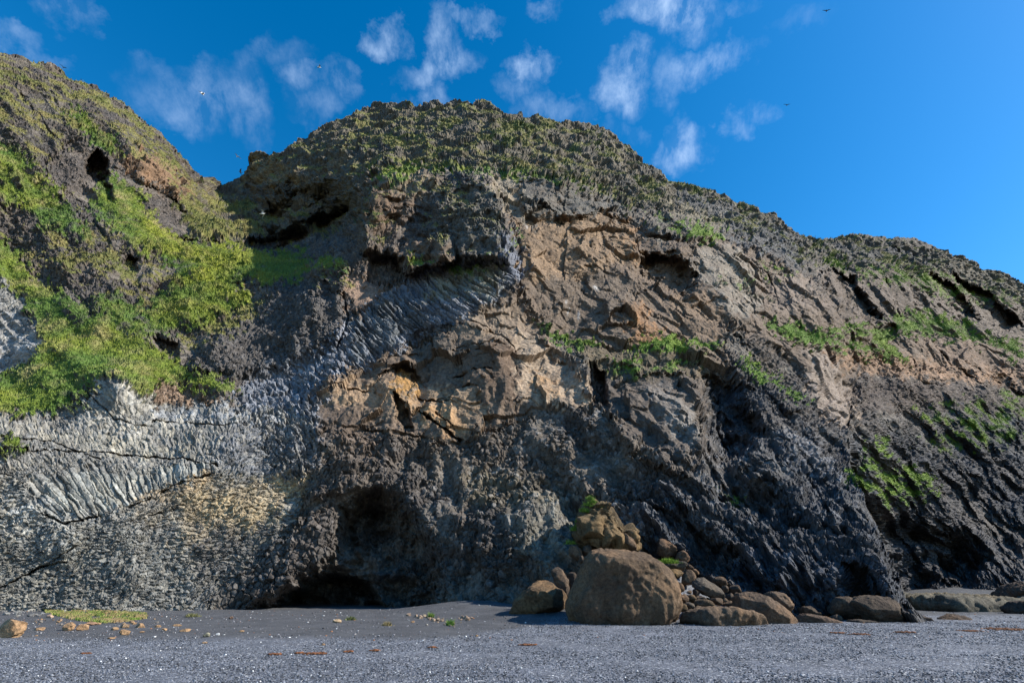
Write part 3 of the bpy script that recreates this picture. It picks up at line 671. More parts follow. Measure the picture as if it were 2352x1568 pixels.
cliff = obj_of('cliff', grid_mesh('cliff', V, NRT, nx, CC), M_cliff); tag(cliff, kind='structure')

# --- grass blades growing out of the turf
def blade_cloud(name, pos, nrm_, cols, h, w, mat):
    n = len(pos)
    a = rng.random(n)*math.tau
    s = np.stack([np.cos(a), np.sin(a), a*0], 1)*w[:, None]
    lean = rng.normal(size=(n, 3))*.35; lean[:, 2] = 0
    tip = pos+(np.array([0, 0, 1.])+nrm_*.5+lean)*h[:, None]
    Vv = np.stack([pos-s, pos+s, tip], 1).reshape(-1, 3)
    me = bpy.data.meshes.new(name); me.vertices.add(3*n); me.vertices.foreach_set('co', Vv.astype(np.float32).ravel())
    me.loops.add(3*n); me.loops.foreach_set('vertex_index', np.arange(3*n, dtype=np.int32))
    me.polygons.add(n); me.polygons.foreach_set('loop_start', np.arange(n, dtype=np.int32)*3); me.polygons.foreach_set('loop_total', np.full(n, 3, np.int32))
    me.update(calc_edges=True)
    ca = me.color_attributes.new('tint', 'FLOAT_COLOR', 'POINT')
    cc = np.repeat(cols, 3, 0); ca.data.foreach_set('color', np.concatenate([cc, np.ones((len(cc), 1))], 1).astype(np.float32).ravel())
    return obj_of(name, me, mat)
def leaf_mat(name):
    m = bpy.data.materials.new(name); m.use_nodes = True; nt = m.node_tree; b = nt.nodes['Principled BSDF']
    at_ = N(nt, 'ShaderNodeAttribute'); at_.attribute_name = 'tint'; nt.links.new(at_.outputs['Color'], b.inputs['Base Color'])
    b.inputs['Roughness'].default_value = .7; b.inputs['Specular IOR Level'].default_value = .2
    return m
M_grass = leaf_mat('grass_blade')
gm = np.clip(gg, 0, 1)*(x > -150)*(x < 2500)
pr = gm*(dep/50)**2; pr /= pr.sum()
idx = rng.choice(len(x), 150000, p=pr)
pos = P2[idx]+rng.normal(size=(len(idx), 3))*.06
tint = col[idx]*(0.7+.75*rng.random((len(idx), 1)))
blade_cloud('cliff_grass', pos, nrm[idx], tint, (.09+.15*rng.random(len(idx)))*(dep[idx]/60)**.5*(1-.4*(x[idx] > 800)), .035+.03*rng.random(len(idx)), M_grass)
tag(bpy.data.objects['cliff_grass'], 'long green and straw grass on the cliff ledges and slopes', 'grass', kind='stuff')
gm = tg*(x > -150)*(x < 2500); pr = gm*(dep/50)**2; pr /= pr.sum()
idx = rng.choice(len(x), 60000, p=pr)
pos = P2[idx]+rng.normal(size=(len(idx), 3))*.08
tint = col[idx]*(0.6+.8*rng.random((len(idx), 1)))
blade_cloud('cliff_turf', pos, nrm[idx], tint, (.10+.16*rng.random(len(idx))), .05+.04*rng.random(len(idx)), M_grass)
tag(bpy.data.objects['cliff_turf'], 'tufted turf clinging to the top of the cliff', 'turf', kind='stuff')

# ------------------------------------------------------------------ beach
def ground_z(X_, Y_):
    """height of the shingle, metres"""
    xn = X_/np.maximum(Y_, 1)
    z = 0.10*np.sin(X_*.11+1)*np.clip((Y_-15)/20, 0, 1)*.3
    # low berm running along the beach
    z = z+.10*np.exp(-((Y_-21.5-X_*.03)/2.2)**2)*0
    # mound of shingle left of the boulders
    z = z+.62*np.exp(-(((X_+2.4)/4.2)**2+((Y_-37.5)/5)**2))
    z = z+.25*np.exp(-(((X_-1.8)/3.0)**2+((Y_-30.5)/3)**2))
    # scree under the fallen boulders
    z = z+2.5*np.exp(-((X_-8.6)/4.0)**2)*smooth(27.5, 35, Y_)
    # beach of the far cove climbs to the cliff foot
    z = z+np.clip((Y_-46)/22, 0, 2.5)*1.1*smooth(.55, .80, xn)
    z = z+np.clip((Y_-40)/10, 0, 1)*2.6*smooth(.98, 1.1, xn)*0
    return z
gy = np.concatenate([np.linspace(-60, 6, 14), 6+np.cumsum(np.full(420, .035)*1.0055**np.arange(420))])
gy = np.concatenate([gy, gy[-1]+np.cumsum(1.5*1.09**np.arange(50))])
gxn = np.linspace(-1, 1, 620); 
GX, GY = np.meshgrid(gxn, gy)
GXw = GX*np.maximum(np.abs(GY)*1.35, 20)
GP = np.stack([GXw.ravel(), GY.ravel(), np.zeros(GX.size)], 1)
GP[:, 2] = ground_z(GP[:, 0], GP[:, 1])+(fbm(GP, 3.0, 4, .55)*.05+fbm(GP, .7, 3, .6, off=5)*.03*np.clip((GP[:, 1]-17)/6, 0, 1))*np.clip(GP[:, 1]/10, 0, 1)
me = grid_mesh('shingle_beach', GP, len(gy), len(gxn), None, True)
m = bpy.data.materials.new('shingle'); m.use_nodes = True; nt = m.node_tree; b = nt.nodes['Principled BSDF']
b.inputs['Roughness'].default_value = .75; b.inputs['Specular IOR Level'].default_value = .3
geo = N(nt, 'ShaderNodeNewGeometry')
def vor(sc, out='Color', feat='F1'):
    v = N(nt, 'ShaderNodeTexVoronoi', Scale=sc); v.feature = feat; nt.links.new(geo.outputs['Position'], v.inputs['Vector']); return v
v1 = vor(25); v2 = vor(7.5)
sep = N(nt, 'ShaderNodeSeparateColor'); nt.links.new(v1.outputs['Color'], sep.inputs[0])
ramp = N(nt, 'ShaderNodeValToRGB'); cr_ = ramp.color_ramp
cr_.elements[0].position = 0; cr_.elements[0].color = (.042,.046,.056,1); cr_.elements[1].position = 1; cr_.elements[1].color = (.62,.62,.62,1)
for p_, c_ in ((.5,(.115,.126,.152,1)),(.86,(.20,.215,.25,1)),(.955,(.26,.27,.30,1)),(.975,(.5,.5,.5,1))):
    e = cr_.elements.new(p_); e.color = c_
nt.links.new(sep.outputs[0], ramp.inputs[0])
# darker, finer-grained tone toward the cliff foot
sp = N(nt, 'ShaderNodeSeparateXYZ'); nt.links.new(geo.outputs['Position'], sp.inputs[0])
ns = N(nt, 'ShaderNodeTexNoise', Scale=.25, Detail=5.0); nt.links.new(geo.outputs['Position'], ns.inputs['Vector'])
sx_ = N(nt, 'ShaderNodeMapRange'); sx_.interpolation_type = 'SMOOTHSTEP'; sx_.inputs[1].default_value = -3; sx_.inputs[2].default_value = 6; sx_.inputs[4].default_value = 14; nt.links.new(sp.outputs['X'], sx_.inputs[0])
yy = math_node(nt, 'ADD', math_node(nt, 'SUBTRACT', sp.outputs['Y'], sx_.outputs[0]), math_node(nt, 'MULTIPLY', ns.outputs['Fac'], 3.0))
mr = N(nt, 'ShaderNodeMapRange'); mr.inputs[1].default_value = 20.2; mr.inputs[2].default_value = 22.2; nt.links.new(yy, mr.inputs[0])
n3_ = N(nt, 'ShaderNodeTexNoise', Scale=14.0, Detail=8.0, Roughness=.9); nt.links.new(geo.outputs['Position'], n3_.inputs['Vector'])
ramp2 = N(nt, 'ShaderNodeValToRGB'); ramp2.color_ramp.elements[0].position = .3; ramp2.color_ramp.elements[0].color = (.024,.025,.028,1); ramp2.color_ramp.elements[1].position = .75; ramp2.color_ramp.elements[1].color = (.125,.127,.133,1)
nt.links.new(n3_.outputs['Fac'], ramp2.inputs[0])
c_ = mix_col(nt, math_node(nt, 'MULTIPLY', mr.outputs[0], .85), ramp.outputs[0], ramp2.outputs[0])
big = N(nt, 'ShaderNodeTexNoise', Scale=.6, Detail=6.0, Roughness=.7); nt.links.new(geo.outputs['Position'], big.inputs['Vector'])
mb = N(nt, 'ShaderNodeMapRange'); mb.inputs[1].default_value = .3; mb.inputs[2].default_value = .7; mb.inputs[3].default_value = .75; mb.inputs[4].default_value = 1.3; nt.links.new(big.outputs['Fac'], mb.inputs[0])
c_ = mix_col(nt, 1.0, c_, mb.outputs[0], 'MULTIPLY')
nt.links.new(c_, b.inputs['Base Color'])
bp = N(nt, 'ShaderNodeBump'); bp.inputs['Strength'].default_value = .9; bp.inputs['Distance'].default_value = .035; bp.invert = True
nt.links.new(v1.outputs['Distance'], bp.inputs['Height']); nt.links.new(bp.outputs[0], b.inputs['Normal'])
beach = obj_of('beach', me, m); tag(beach, kind='structure')
def gz(X_, Y_): return float(ground_z(np.array([X_]), np.array([Y_]))[0])
def gpt(px, py):
    """picture point dropped on the beach"""
    z = 0.0
    for _ in range(6):
        p = on_ground(px, py, z); z = gz(p.x, p.y)
    return Vector((p.x, p.y, z))

# pebbles: real little stones all over the near beach
ico = bmesh.new(); bmesh.ops.create_icosphere(ico, subdivisions=1, radius=1)
IV = np.array([v.co[:] for v in ico.verts]); IF = np.array([[v.index for v in f.verts] for f in ico.faces]); ico.free()
def stones(name, pos, size, cols, flat=.6):
    n = len(pos); nv = len(IV)
    S = size[:, None]*np.stack([.7+.7*rng.random(n), .7+.6*rng.random(n), flat*(.7+.6*rng.random(n))], 1)
    a = rng.random(n)*math.tau; ca, sa = np.cos(a), np.sin(a)
    v = IV[None]*(1+.25*rng.normal(size=(n, nv, 1)))*S[:, None]
    vx = v[..., 0]*ca[:, None]-v[..., 1]*sa[:, None]; vy = v[..., 0]*sa[:, None]+v[..., 1]*ca[:, None]
    VV = np.stack([vx, vy, v[..., 2]], 2)+pos[:, None]
    q = (IF[None]+(np.arange(n)*nv)[:, None, None]).reshape(-1, 3).astype(np.int32)
    me = bpy.data.meshes.new(name); me.vertices.add(n*nv); me.vertices.foreach_set('co', VV.astype(np.float32).ravel())
    me.loops.add(q.size); me.loops.foreach_set('vertex_index', q.ravel()); me.polygons.add(len(q))
    me.polygons.foreach_set('loop_start', np.arange(len(q), dtype=np.int32)*3); me.polygons.foreach_set('loop_total', np.full(len(q), 3, np.int32))
    me.update(calc_edges=True)
    c_ = me.color_attributes.new('tint', 'FLOAT_COLOR', 'POINT'); cc = np.repeat(cols, nv, 0)
    c_.data.foreach_set('color', np.concatenate([cc, np.ones((len(cc), 1))], 1).astype(np.float32).ravel())
    return me
M_stone = leaf_mat('pebble_stone')
n = 60000
Yq = 9.5+rng.random(n)**1.4*19; Xq = (rng.random(n)*2-1)*Yq*1.12
zz = ground_z(Xq, Yq); sz = .009+.015*rng.random(n)**3+.0003*Yq
g_ = .045+.21*rng.random(n)**1.7
cols = np.stack([g_*.92, g_*1.0, g_*1.16], 1)
keep_ = (Yq < 19.8+14*smooth(-3, 6, Xq)+rng.normal(size=n)*.8); Xq, Yq, zz, sz, cols, n = Xq[keep_], Yq[keep_], zz[keep_], sz[keep_], cols[keep_], int(keep_.sum())
wsel = rng.random(n) < .012; cols[wsel] = (.55+.25*rng.random((wsel.sum(), 1)))*np.array([[1, 1, .99]])
nb = 7000; Yb = 19+rng.random(nb)*20; Xb = (rng.random(nb)*2-1)*Yb*1.1; gb = .06+.2*rng.random(nb)**2; cb_ = np.stack([gb, gb, gb*1.08], 1)
wb = rng.random(nb) < .05; cb_[wb] = .5+.25*rng.random((wb.sum(), 1))
rb = rng.random(nb) < .05; cb_[rb] = np.array((.26, .12, .06))
Xq = np.concatenate([Xq, Xb]); Yq = np.concatenate([Yq, Yb]); zz = np.concatenate([zz, ground_z(Xb, Yb)]); sz = np.concatenate([sz, .012+.035*rng.random(nb)**2.5]); cols = np.concatenate([cols, cb_])
obj_of('pebbles', stones('pebbles', np.stack([Xq, Yq, zz+.008], 1), sz, cols), M_stone)
tag(bpy.data.objects['pebbles'], 'grey sea-worn pebbles covering the beach', 'pebbles', kind='stuff')

# ------------------------------------------------------------------ boulders
def facet(co, rs, k=14, lo=.80, hi=.95):
    cen = (co.min(0)+co.max(0))/2; half = (co.max(0)-co.min(0))/2
    q = (co-cen)/half
    for _ in range(k):
        nn = rs.normal(size=3)*np.array([1, 1.2, .9]); nn /= np.linalg.norm(nn)
        d = q@nn; off = d.max()*(lo+(hi-lo)*rs.random())
        ov = np.clip(d-off, 0, None); q = q-nn[None]*ov[:, None]*.93
    return q*half+cen
def boulder_mesh(name, outline, Y0, thick, front=(), rnd=.04, vox=.06, amp=.12, seed=0, col=(.16,.115,.08), lean=0.0, pits=0.0, strata=0.0, cuts=(22, .66), knob=.12, grooves_=0.0):
    """outline traced at distance Y0, given a real thickness: front ridge points (px,py,metres nearer)"""
    bm = bmesh.new(); cx = sum(p[0] for p in outline)/len(outline); cy = sum(p[1] for p in outline)/len(outline)
    cen = at(cx, cy, Y0)
    def lv(p):
        p = p.copy(); p.y -= lean*(p.z-cen.z); return bm.verts.new(p)
    for (px, py) in outline:
        p = at(px, py, Y0); lv(p)
        q = cen+(p-cen)*.80
        q2 = q.copy(); q.y -= thick*.34; q2.y += thick*.55
        lv(q); lv(q2)
    for (px, py, d) in front:
        lv(at(px, py, Y0-d))
    bmesh.ops.convex_hull(bm, input=bm.verts, use_existing_faces=False)
    bmesh.ops.delete(bm, geom=[v for v in bm.verts if not v.link_faces], context='VERTS')
    me = bpy.data.meshes.new(name+'_raw'); bm.to_mesh(me); bm.free()
    o = bpy.data.objects.new('tmp', me); C.objects.link(o)
    md = o.modifiers.new('r', 'REMESH'); md.mode = 'VOXEL'; md.voxel_size = vox
    ms = o.modifiers.new('s', 'SMOOTH'); ms.iterations = int(2+rnd*16); ms.factor = .5
    dg = bpy.context.evaluated_depsgraph_get(); dg.update()
    m2 = bpy.data.meshes.new_from_object(o.evaluated_get(dg)); bpy.data.objects.remove(o); bpy.data.meshes.remove(me)
    m2.name = name; n = len(m2.vertices)
    co = np.zeros(n*3, np.float32); m2.vertices.foreach_get('co', co); co = co.reshape(-1, 3)
    no = np.zeros(n*3, np.float32); m2.vertices.foreach_get('normal', no); no = no.reshape(-1, 3)
    co = facet(co, np.random.default_rng(int(seed*1000)), cuts[0], cuts[1], .95)
    s = max(thick, 1.0); q = co+seed*7.3
    d = fbm(q, s*.55, 4, .5)*amp*s*.38+fbm(q, s*.2, 4, .6, ridge=True)*amp*s*.16
    c, ci = chunks(q+fbm(q, s*.3, 2)[:, None]*.2*s, s*.40); d += c*amp*s*knob
    d += fbm(q, .30, 4, .65)*.06+fbm(q, .9, 4, .6, ridge=True, off=3)*.07*min(1, s*.5)
    if grooves_: d += fbm(q*np.array([1, 1, .22], np.float32), 1.1, 3, .5, ridge=True, off=8)*grooves_*smooth(co[:, 2].min()+2.2, co[:, 2].min()+.6, co[:, 2])
    d -= smooth(.80, .97, fbm(q, s*.75, 3, .5, ridge=True, off=77))*.10*min(1, s*.4)
    if strata: d += fbm(q*np.array([.35, .35, 2.4], np.float32), .5, 3, .6, ridge=True)*strata
    if pits:
        F1, F2, cid, VV = voronoi(q, .55); d -= np.clip(.38-F1, 0, 1)*(rnd3[cid, 3] > .55)*pits
    co = co+no*d[:, None]; m2.vertices.foreach_set('co', co.ravel())
    a = fbm(q, s*.5, 4, .55, off=11); b_ = fbm(q, .35, 4, .6, off=5)
    cc = np.array(col, np.float32)[None]*(1+.4*a[:, None]+.35*b_[:, None])
    cc = mixc(cc, (col[0]*1.75, col[1]*1.5, col[2]*1.2), np.clip(a*2.2-.05, 0, 1)*.8)
    cc = mixc(cc, (col[0]*.55, col[1]*.55, col[2]*.6), np.clip(-a*2.2-.05, 0, 1)*.8)
    cc = np.clip(cc*.62, .01, .7)
    ca = m2.color_attributes.new('tint', 'FLOAT_COLOR', 'POINT'); ca.data.foreach_set('color', np.concatenate([cc, np.ones((n, 1))], 1).astype(np.float32).ravel())
    m2.polygons.foreach_set('use_smooth', np.ones(len(m2.polygons), bool)); m2.update()
    return m2
M_boulder = rock_mat('boulder_rock', True, bump=.9, scale=2.2, rough=.9)
def center_origin(o):
    me = o.data; n = len(me.vertices); co = np.zeros(n*3, np.float32); me.vertices.foreach_get('co', co); co = co.reshape(-1, 3)
    c = np.array([co[:, 0].mean(), co[:, 1].mean(), co[:, 2].min()]); me.vertices.foreach_set('co', (co-c).astype(np.float32).ravel()); me.update(); o.location = c
def boulder(label, outline, Y0, thick, group=None, cat='boulder', name='boulder', **kw):
    kw.setdefault('seed', random.random()*9)
    o = obj_of(name, boulder_mesh(name, outline, Y0, thick, **kw), M_boulder); center_origin(o)
    tag(o, label, cat, group); return o
def zp(ox, oy, s, pts): return [((ox+a/s)*.5742, (oy+b_/s)*.5742) for a, b_ in pts]
Z5 = lambda pts: zp(1950, 1950, 2.6133, pts)      # enlargement of the boulder pile
Z6 = lambda pts: zp(2650, 2150, 3.36, pts)        # enlargement of the slabs to its right
Z7 = lambda pts: zp(3200, 2200, 2.625, pts)       # enlargement of the far right
BG = 'fallen boulders at the foot of the cliff'
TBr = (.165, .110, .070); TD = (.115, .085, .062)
big = boulder('largest brown boulder, rounded and house-sized, with pits and grooves at its foot', Z5([(930,1460),(845,1270),(870,1160),(930,1000),(1000,830),(1010,740),(1110,660),(1280,610),(1450,620),(1620,680),(1800,760),(1900,850),(1960,960),(1990,1080),(1985,1220),(1960,1320),(1880,1400),(1770,1480),(1400,1480)]), 27.2, 4.6,
   group=BG, front=[(*Z5([(1250,900)])[0], 2.1),(*Z5([(1700,1000)])[0], 1.9),(*Z5([(1100,1300)])[0], 2.2),(*Z5([(1650,1350)])[0], 2.3),(*Z5([(1350,1430)])[0], 2.2)], rnd=.06, lean=.12, vox=.055, amp=.10, cuts=(12, .82), grooves_=.28, col=(.175,.118,.074), pits=.35)
boulder('tan triangular boulder at the left end of the pile', Z5([(215,1340),(300,1190),(400,1080),(500,980),(580,945),(650,980),(740,1060),(820,1120),(860,1230),(840,1300),(600,1330)]), 30.0, 3.4, group=BG, front=[(*Z5([(560,1150)])[0], 1.3)], amp=.12, col=(.19,.125,.070), pits=.3, vox=.07)
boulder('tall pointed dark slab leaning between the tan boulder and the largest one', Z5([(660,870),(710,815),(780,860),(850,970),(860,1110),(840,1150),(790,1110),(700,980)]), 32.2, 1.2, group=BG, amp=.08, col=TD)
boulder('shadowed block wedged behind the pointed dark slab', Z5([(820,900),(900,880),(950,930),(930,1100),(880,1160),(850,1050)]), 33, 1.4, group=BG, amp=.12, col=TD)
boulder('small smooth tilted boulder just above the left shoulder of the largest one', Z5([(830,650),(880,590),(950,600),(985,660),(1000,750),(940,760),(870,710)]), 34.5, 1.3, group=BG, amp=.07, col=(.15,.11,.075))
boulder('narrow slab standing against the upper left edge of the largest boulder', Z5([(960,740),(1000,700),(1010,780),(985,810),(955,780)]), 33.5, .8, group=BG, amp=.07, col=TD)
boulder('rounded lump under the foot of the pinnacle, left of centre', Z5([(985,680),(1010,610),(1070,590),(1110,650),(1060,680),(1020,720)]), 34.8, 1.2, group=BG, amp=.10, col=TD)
# the pinnacle with its grassy cap
pin = boulder('knobbly brown pinnacle with a green grassy point, standing behind the largest boulder', Z5([(1070,110),(1130,150),(1210,215),(1310,230),(1380,330),(1390,400),(1460,500),(1540,570),(1590,640),(1560,700),(1300,720),(1000,700),(900,580),(900,480),(960,330),(1020,200)]), 36.3, 4.4, name='rock_pinnacle', cat='rock pinnacle', 
   front=[(*Z5([(1130,270)])[0], .9),(*Z5([(1180,560)])[0], 2.4)], amp=.30, col=(.155,.112,.062), vox=.06, rnd=.02, cuts=(5, .9), knob=.55)
boulder('dark knob perched on the right shoulder of the pinnacle', Z5([(1225,225),(1260,205),(1305,215),(1305,270),(1270,295),(1225,270)]), 36.0, .9, group=BG, amp=.08, col=(.09,.065,.05))
boulder('pale brown wedge sliding off the right foot of the pinnacle', Z5([(1390,500),(1440,480),(1520,540),(1590,630),(1570,660),(1500,650),(1430,600),(1390,560)]), 34.3, 1.5, group=BG, amp=.12, col=TBr)
boulder('crumbly rust-brown outcrop high on the right of the pile', Z5([(1770,620),(1800,560),(1880,560),(1960,610),(1950,680),(2000,700),(1900,740),(1830,700)]), 35.5, 1.8, group=BG, amp=.3, col=(.12,.08,.055))
boulder('small broken outcrop right of the crumbly rust-brown one', Z5([(1990,690),(2050,660),(2090,700),(2100,760),(2050,800),(1980,750)]), 35.0, 1.3, group=BG, amp=.25, col=(.12,.08,.055))
boulder('flat-topped boulder carrying a green cushion of grass', Z5([(1830,790),(1900,760),(2040,750),(2085,800),(2060,860),(1960,880),(1900,850)]), 32.8, 1.6, group=BG, amp=.08, col=(.14,.115,.085))
boulder('ochre undercut block below the grass-topped boulder', Z5([(1905,860),(2010,855),(2060,880),(2020,940),(1950,955),(1920,910)]), 31.6, 1.3, group=BG, amp=.12, col=(.19,.125,.06))
boulder('squarish upright boulder touching the long grey boulder', Z6([(240,600),(270,500),(350,430),(440,450),(490,500),(420,560),(380,640),(300,640)]), 31.6, 1.4, group=BG, amp=.08, col=TBr)
boulder('small angular stone on the crest above the squarish boulder', Z6([(320,380),(350,345),(400,370),(415,430),(380,440),(315,415)]), 32.8, .7, group=BG, amp=.08, col=TBr)
boulder('low brown stone behind the squarish boulder on the crest', Z6([(400,430),(440,420),(490,470),(490,500),(430,470)]), 32.9, .7, group=BG, amp=.08, col=TBr)
boulder('long grey boulder lying diagonally in the middle of the pile', Z6([(370,590),(400,540),(460,520),(560,540),(650,590),(740,660),(820,740),(850,810),(820,860),(700,800),(560,750),(450,690),(385,640)]), 30.2, 1.8, group=BG, amp=.07, rnd=.1, lean=.2, col=(.125,.105,.085))
boulder('brown rounded boulder on the crest right of the long grey one', Z6([(690,570),(740,520),(800,520),(860,560),(880,640),(830,680),(760,650)]), 31.8, 1.3, group=BG, amp=.06, rnd=.1, lean=.2, col=(.14,.095,.062))
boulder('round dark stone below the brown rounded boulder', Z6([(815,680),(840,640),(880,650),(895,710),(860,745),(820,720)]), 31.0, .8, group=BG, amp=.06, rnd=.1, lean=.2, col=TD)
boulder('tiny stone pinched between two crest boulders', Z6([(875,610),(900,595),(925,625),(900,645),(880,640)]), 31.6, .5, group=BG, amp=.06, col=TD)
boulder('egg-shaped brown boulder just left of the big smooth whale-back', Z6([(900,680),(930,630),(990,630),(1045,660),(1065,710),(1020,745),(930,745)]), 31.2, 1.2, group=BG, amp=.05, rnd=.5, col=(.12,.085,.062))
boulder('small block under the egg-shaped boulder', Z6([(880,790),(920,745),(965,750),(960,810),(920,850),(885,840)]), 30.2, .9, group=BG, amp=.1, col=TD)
boulder('larger block under the egg-shaped boulder, beside the whale-back', Z6([(960,770),(1010,735),(1045,745),(1020,800),(970,840)]), 30.0, .9, group=BG, amp=.1, col=TBr)
boulder('smooth whale-backed boulder sloping down right to the shingle', Z6([(915,930),(960,860),(1060,700),(1150,680),(1230,700),(1300,750),(1450,810),(1560,900),(1700,1010),(1830,1120),(1920,1225),(1600,1240),(1350,1220),(1150,1120),(1000,1000)]), 27.0, 2.6, group=BG, front=[(*Z6([(1300,860)])[0], .5),(*Z6([(1620,1060)])[0], .9)], amp=.05, rnd=.15, lean=.4, vox=.055, col=(.165,.115,.080))
boulder('broad dark-topped boulder rising behind the whale-back', Z6([(1300,750),(1400,735),(1530,725),(1600,750),(1680,820),(1740,900),(1800,1000),(1800,1050),(1700,1060),(1500,950)]), 29.0, 2.0, group=BG, amp=.07, rnd=.1, lean=.2, col=(.15,.11,.08))
boulder('low layered slab at the front right of the largest boulder', Z6([(150,1190),(150,1090),(180,1020),(330,990),(520,940),(700,910),(880,930),(1050,980),(1240,1020),(1340,1080),(1400,1170),(1400,1200),(1240,1260),(700,1250),(300,1240)]), 26.4, 3.0, group=BG, front=[(*Z6([(900,1150)])[0], 1.0),(*Z6([(520,1120)])[0], 1.2)], amp=.12, lean=.35, vox=.055, col=(.150,.108,.075), strata=.07)
boulder('cracked block with a ribbed face at the middle of the pile', Z6([(430,890),(500,840),(580,830),(680,880),(720,915),(620,930),(520,960),(450,950)]), 28.6, 1.4, group=BG, amp=.12, col=(.17,.12,.075), strata=.04)
boulder('rounded stone leaning on the right end of the long grey boulder', Z6([(655,840),(700,800),(780,800),(805,850),(790,910),(720,910)]), 28.9, 1.0, group=BG, amp=.06, rnd=.1, lean=.2, col=(.14,.10,.07))
boulder('small tan stone right of the leaning rounded stone', Z6([(805,850),(840,815),(875,840),(870,870),(820,895)]), 29.2, .7, group=BG, amp=.06, col=(.17,.12,.075))
boulder('wedge-shaped slab tucked under the left flank of the whale-back', Z6([(810,900),(880,870),(950,845),(940,890),(910,930),(850,925)]), 28.8, .9, group=BG, amp=.08, col=TBr)
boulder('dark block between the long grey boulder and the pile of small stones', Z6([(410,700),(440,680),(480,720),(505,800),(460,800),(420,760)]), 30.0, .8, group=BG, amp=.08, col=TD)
boulder('tan boulder close against the right side of the largest one', Z6([(190,590),(230,600),(290,680),(290,730),(240,750),(205,690)]), 30.0, 1.0, group=BG, amp=.08, col=TBr)
boulder('brown lump with a sunlit top under the gravel pocket', Z6([(210,770),(300,760),(350,810),(370,870),(290,880),(230,830)]), 29.4, 1.0, group=BG, amp=.1, col=TBr)
boulder('flattish tan stone at the centre of the small stones', Z6([(320,790),(390,750),(450,810),(460,860),(400,880),(350,830)]), 29.5, 1.0, group=BG, amp=.1, col=(.18,.125,.075))
boulder('small round stone touching the lower right flank of the largest boulder', Z6([(205,840),(250,830),(270,870),(250,890),(205,885)]), 28.9, .6, group=BG, amp=.06, col=TBr)
boulder('rough boulder at the foot of the largest one, behind the layered slab', Z6([(200,960),(205,900),(270,880),(310,910),(345,975),(280,1000)]), 28.2, 1.0, group=BG, amp=.12, col=(.15,.105,.06))
boulder('grey weathered block beside the cracked ribbed one', Z6([(300,900),(360,870),(430,890),(460,950),(380,980),(340,960)]), 28.4, 1.0, group=BG, amp=.1, col=(.13,.11,.09))
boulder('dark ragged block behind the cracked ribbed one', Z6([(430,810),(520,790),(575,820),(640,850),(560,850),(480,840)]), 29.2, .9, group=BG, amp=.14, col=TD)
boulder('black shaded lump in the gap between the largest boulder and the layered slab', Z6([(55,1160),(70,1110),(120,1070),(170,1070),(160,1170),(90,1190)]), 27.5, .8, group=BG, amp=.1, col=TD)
# right-hand row
boulder('low ridged boulder directly right of the whale-back', Z7([(0,690),(40,650),(110,700),(200,700),(330,740),(480,770),(575,815),(500,835),(60,830),(-60,760)]), 27.6, 1.6, group=BG, amp=.12, col=(.13,.09,.065), strata=.03)
boulder('brown lump behind the low ridged boulder', Z7([(0,600),(60,580),(150,620),(210,650),(200,690),(100,690),(10,650)]), 29.6, 1.4, group=BG, amp=.1, col=TD)
boulder('small tan block behind the low ridged boulder, right of the brown lump', Z7([(160,640),(220,650),(240,700),(190,720),(150,690)]), 29.2, .8, group=BG, amp=.1, col=TBr)
boulder('small round boulder in front of the squat upright block', Z7([(340,710),(365,680),(430,680),(465,710),(440,755),(370,750)]), 28.4, .8, group=BG, amp=.06, rnd=.1, lean=.2, col=(.13,.095,.07))
boulder('squat upright block left of the large flat-topped slab', Z7([(355,690),(360,570),(380,500),(450,485),(540,480),(570,530),(580,600),(660,670),(715,725),(640,730),(450,740)]), 29.0, 1.8, group=BG, amp=.08, lean=.5, col=(.105,.078,.058), front=[(*Z7([(530,600)])[0], .8)])
boulder('large flat-topped slab tilted toward the sea, its near face in shade', Z7([(555,545),(600,500),(690,475),(860,490),(990,520),(1030,560),(1115,755),(1040,800),(820,790),(700,700),(620,620)]), 28.2, 2.2, group=BG, amp=.04, rnd=.02, lean=.45, vox=.05, col=(.12,.088,.062), front=[(*Z7([(985,560)])[0], .9),(*Z7([(640,600)])[0], .2),(*Z7([(1060,775)])[0], .7)])
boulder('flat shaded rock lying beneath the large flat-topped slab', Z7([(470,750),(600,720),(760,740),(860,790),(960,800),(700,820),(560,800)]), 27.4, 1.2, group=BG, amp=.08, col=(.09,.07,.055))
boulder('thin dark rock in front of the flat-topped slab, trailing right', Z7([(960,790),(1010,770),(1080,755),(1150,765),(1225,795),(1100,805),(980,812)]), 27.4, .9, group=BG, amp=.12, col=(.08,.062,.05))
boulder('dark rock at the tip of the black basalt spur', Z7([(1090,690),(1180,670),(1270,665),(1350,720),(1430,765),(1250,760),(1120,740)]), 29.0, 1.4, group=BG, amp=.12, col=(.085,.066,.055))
boulder('long low brown rock on the shingle right of the spur', Z7([(1410,760),(1480,735),(1560,700),(1640,680),(1740,680),(1830,700),(1872,740),(1740,765),(1520,768)]), 29.6, 1.5, group=BG, amp=.12, col=(.125,.088,.062), strata=.03)
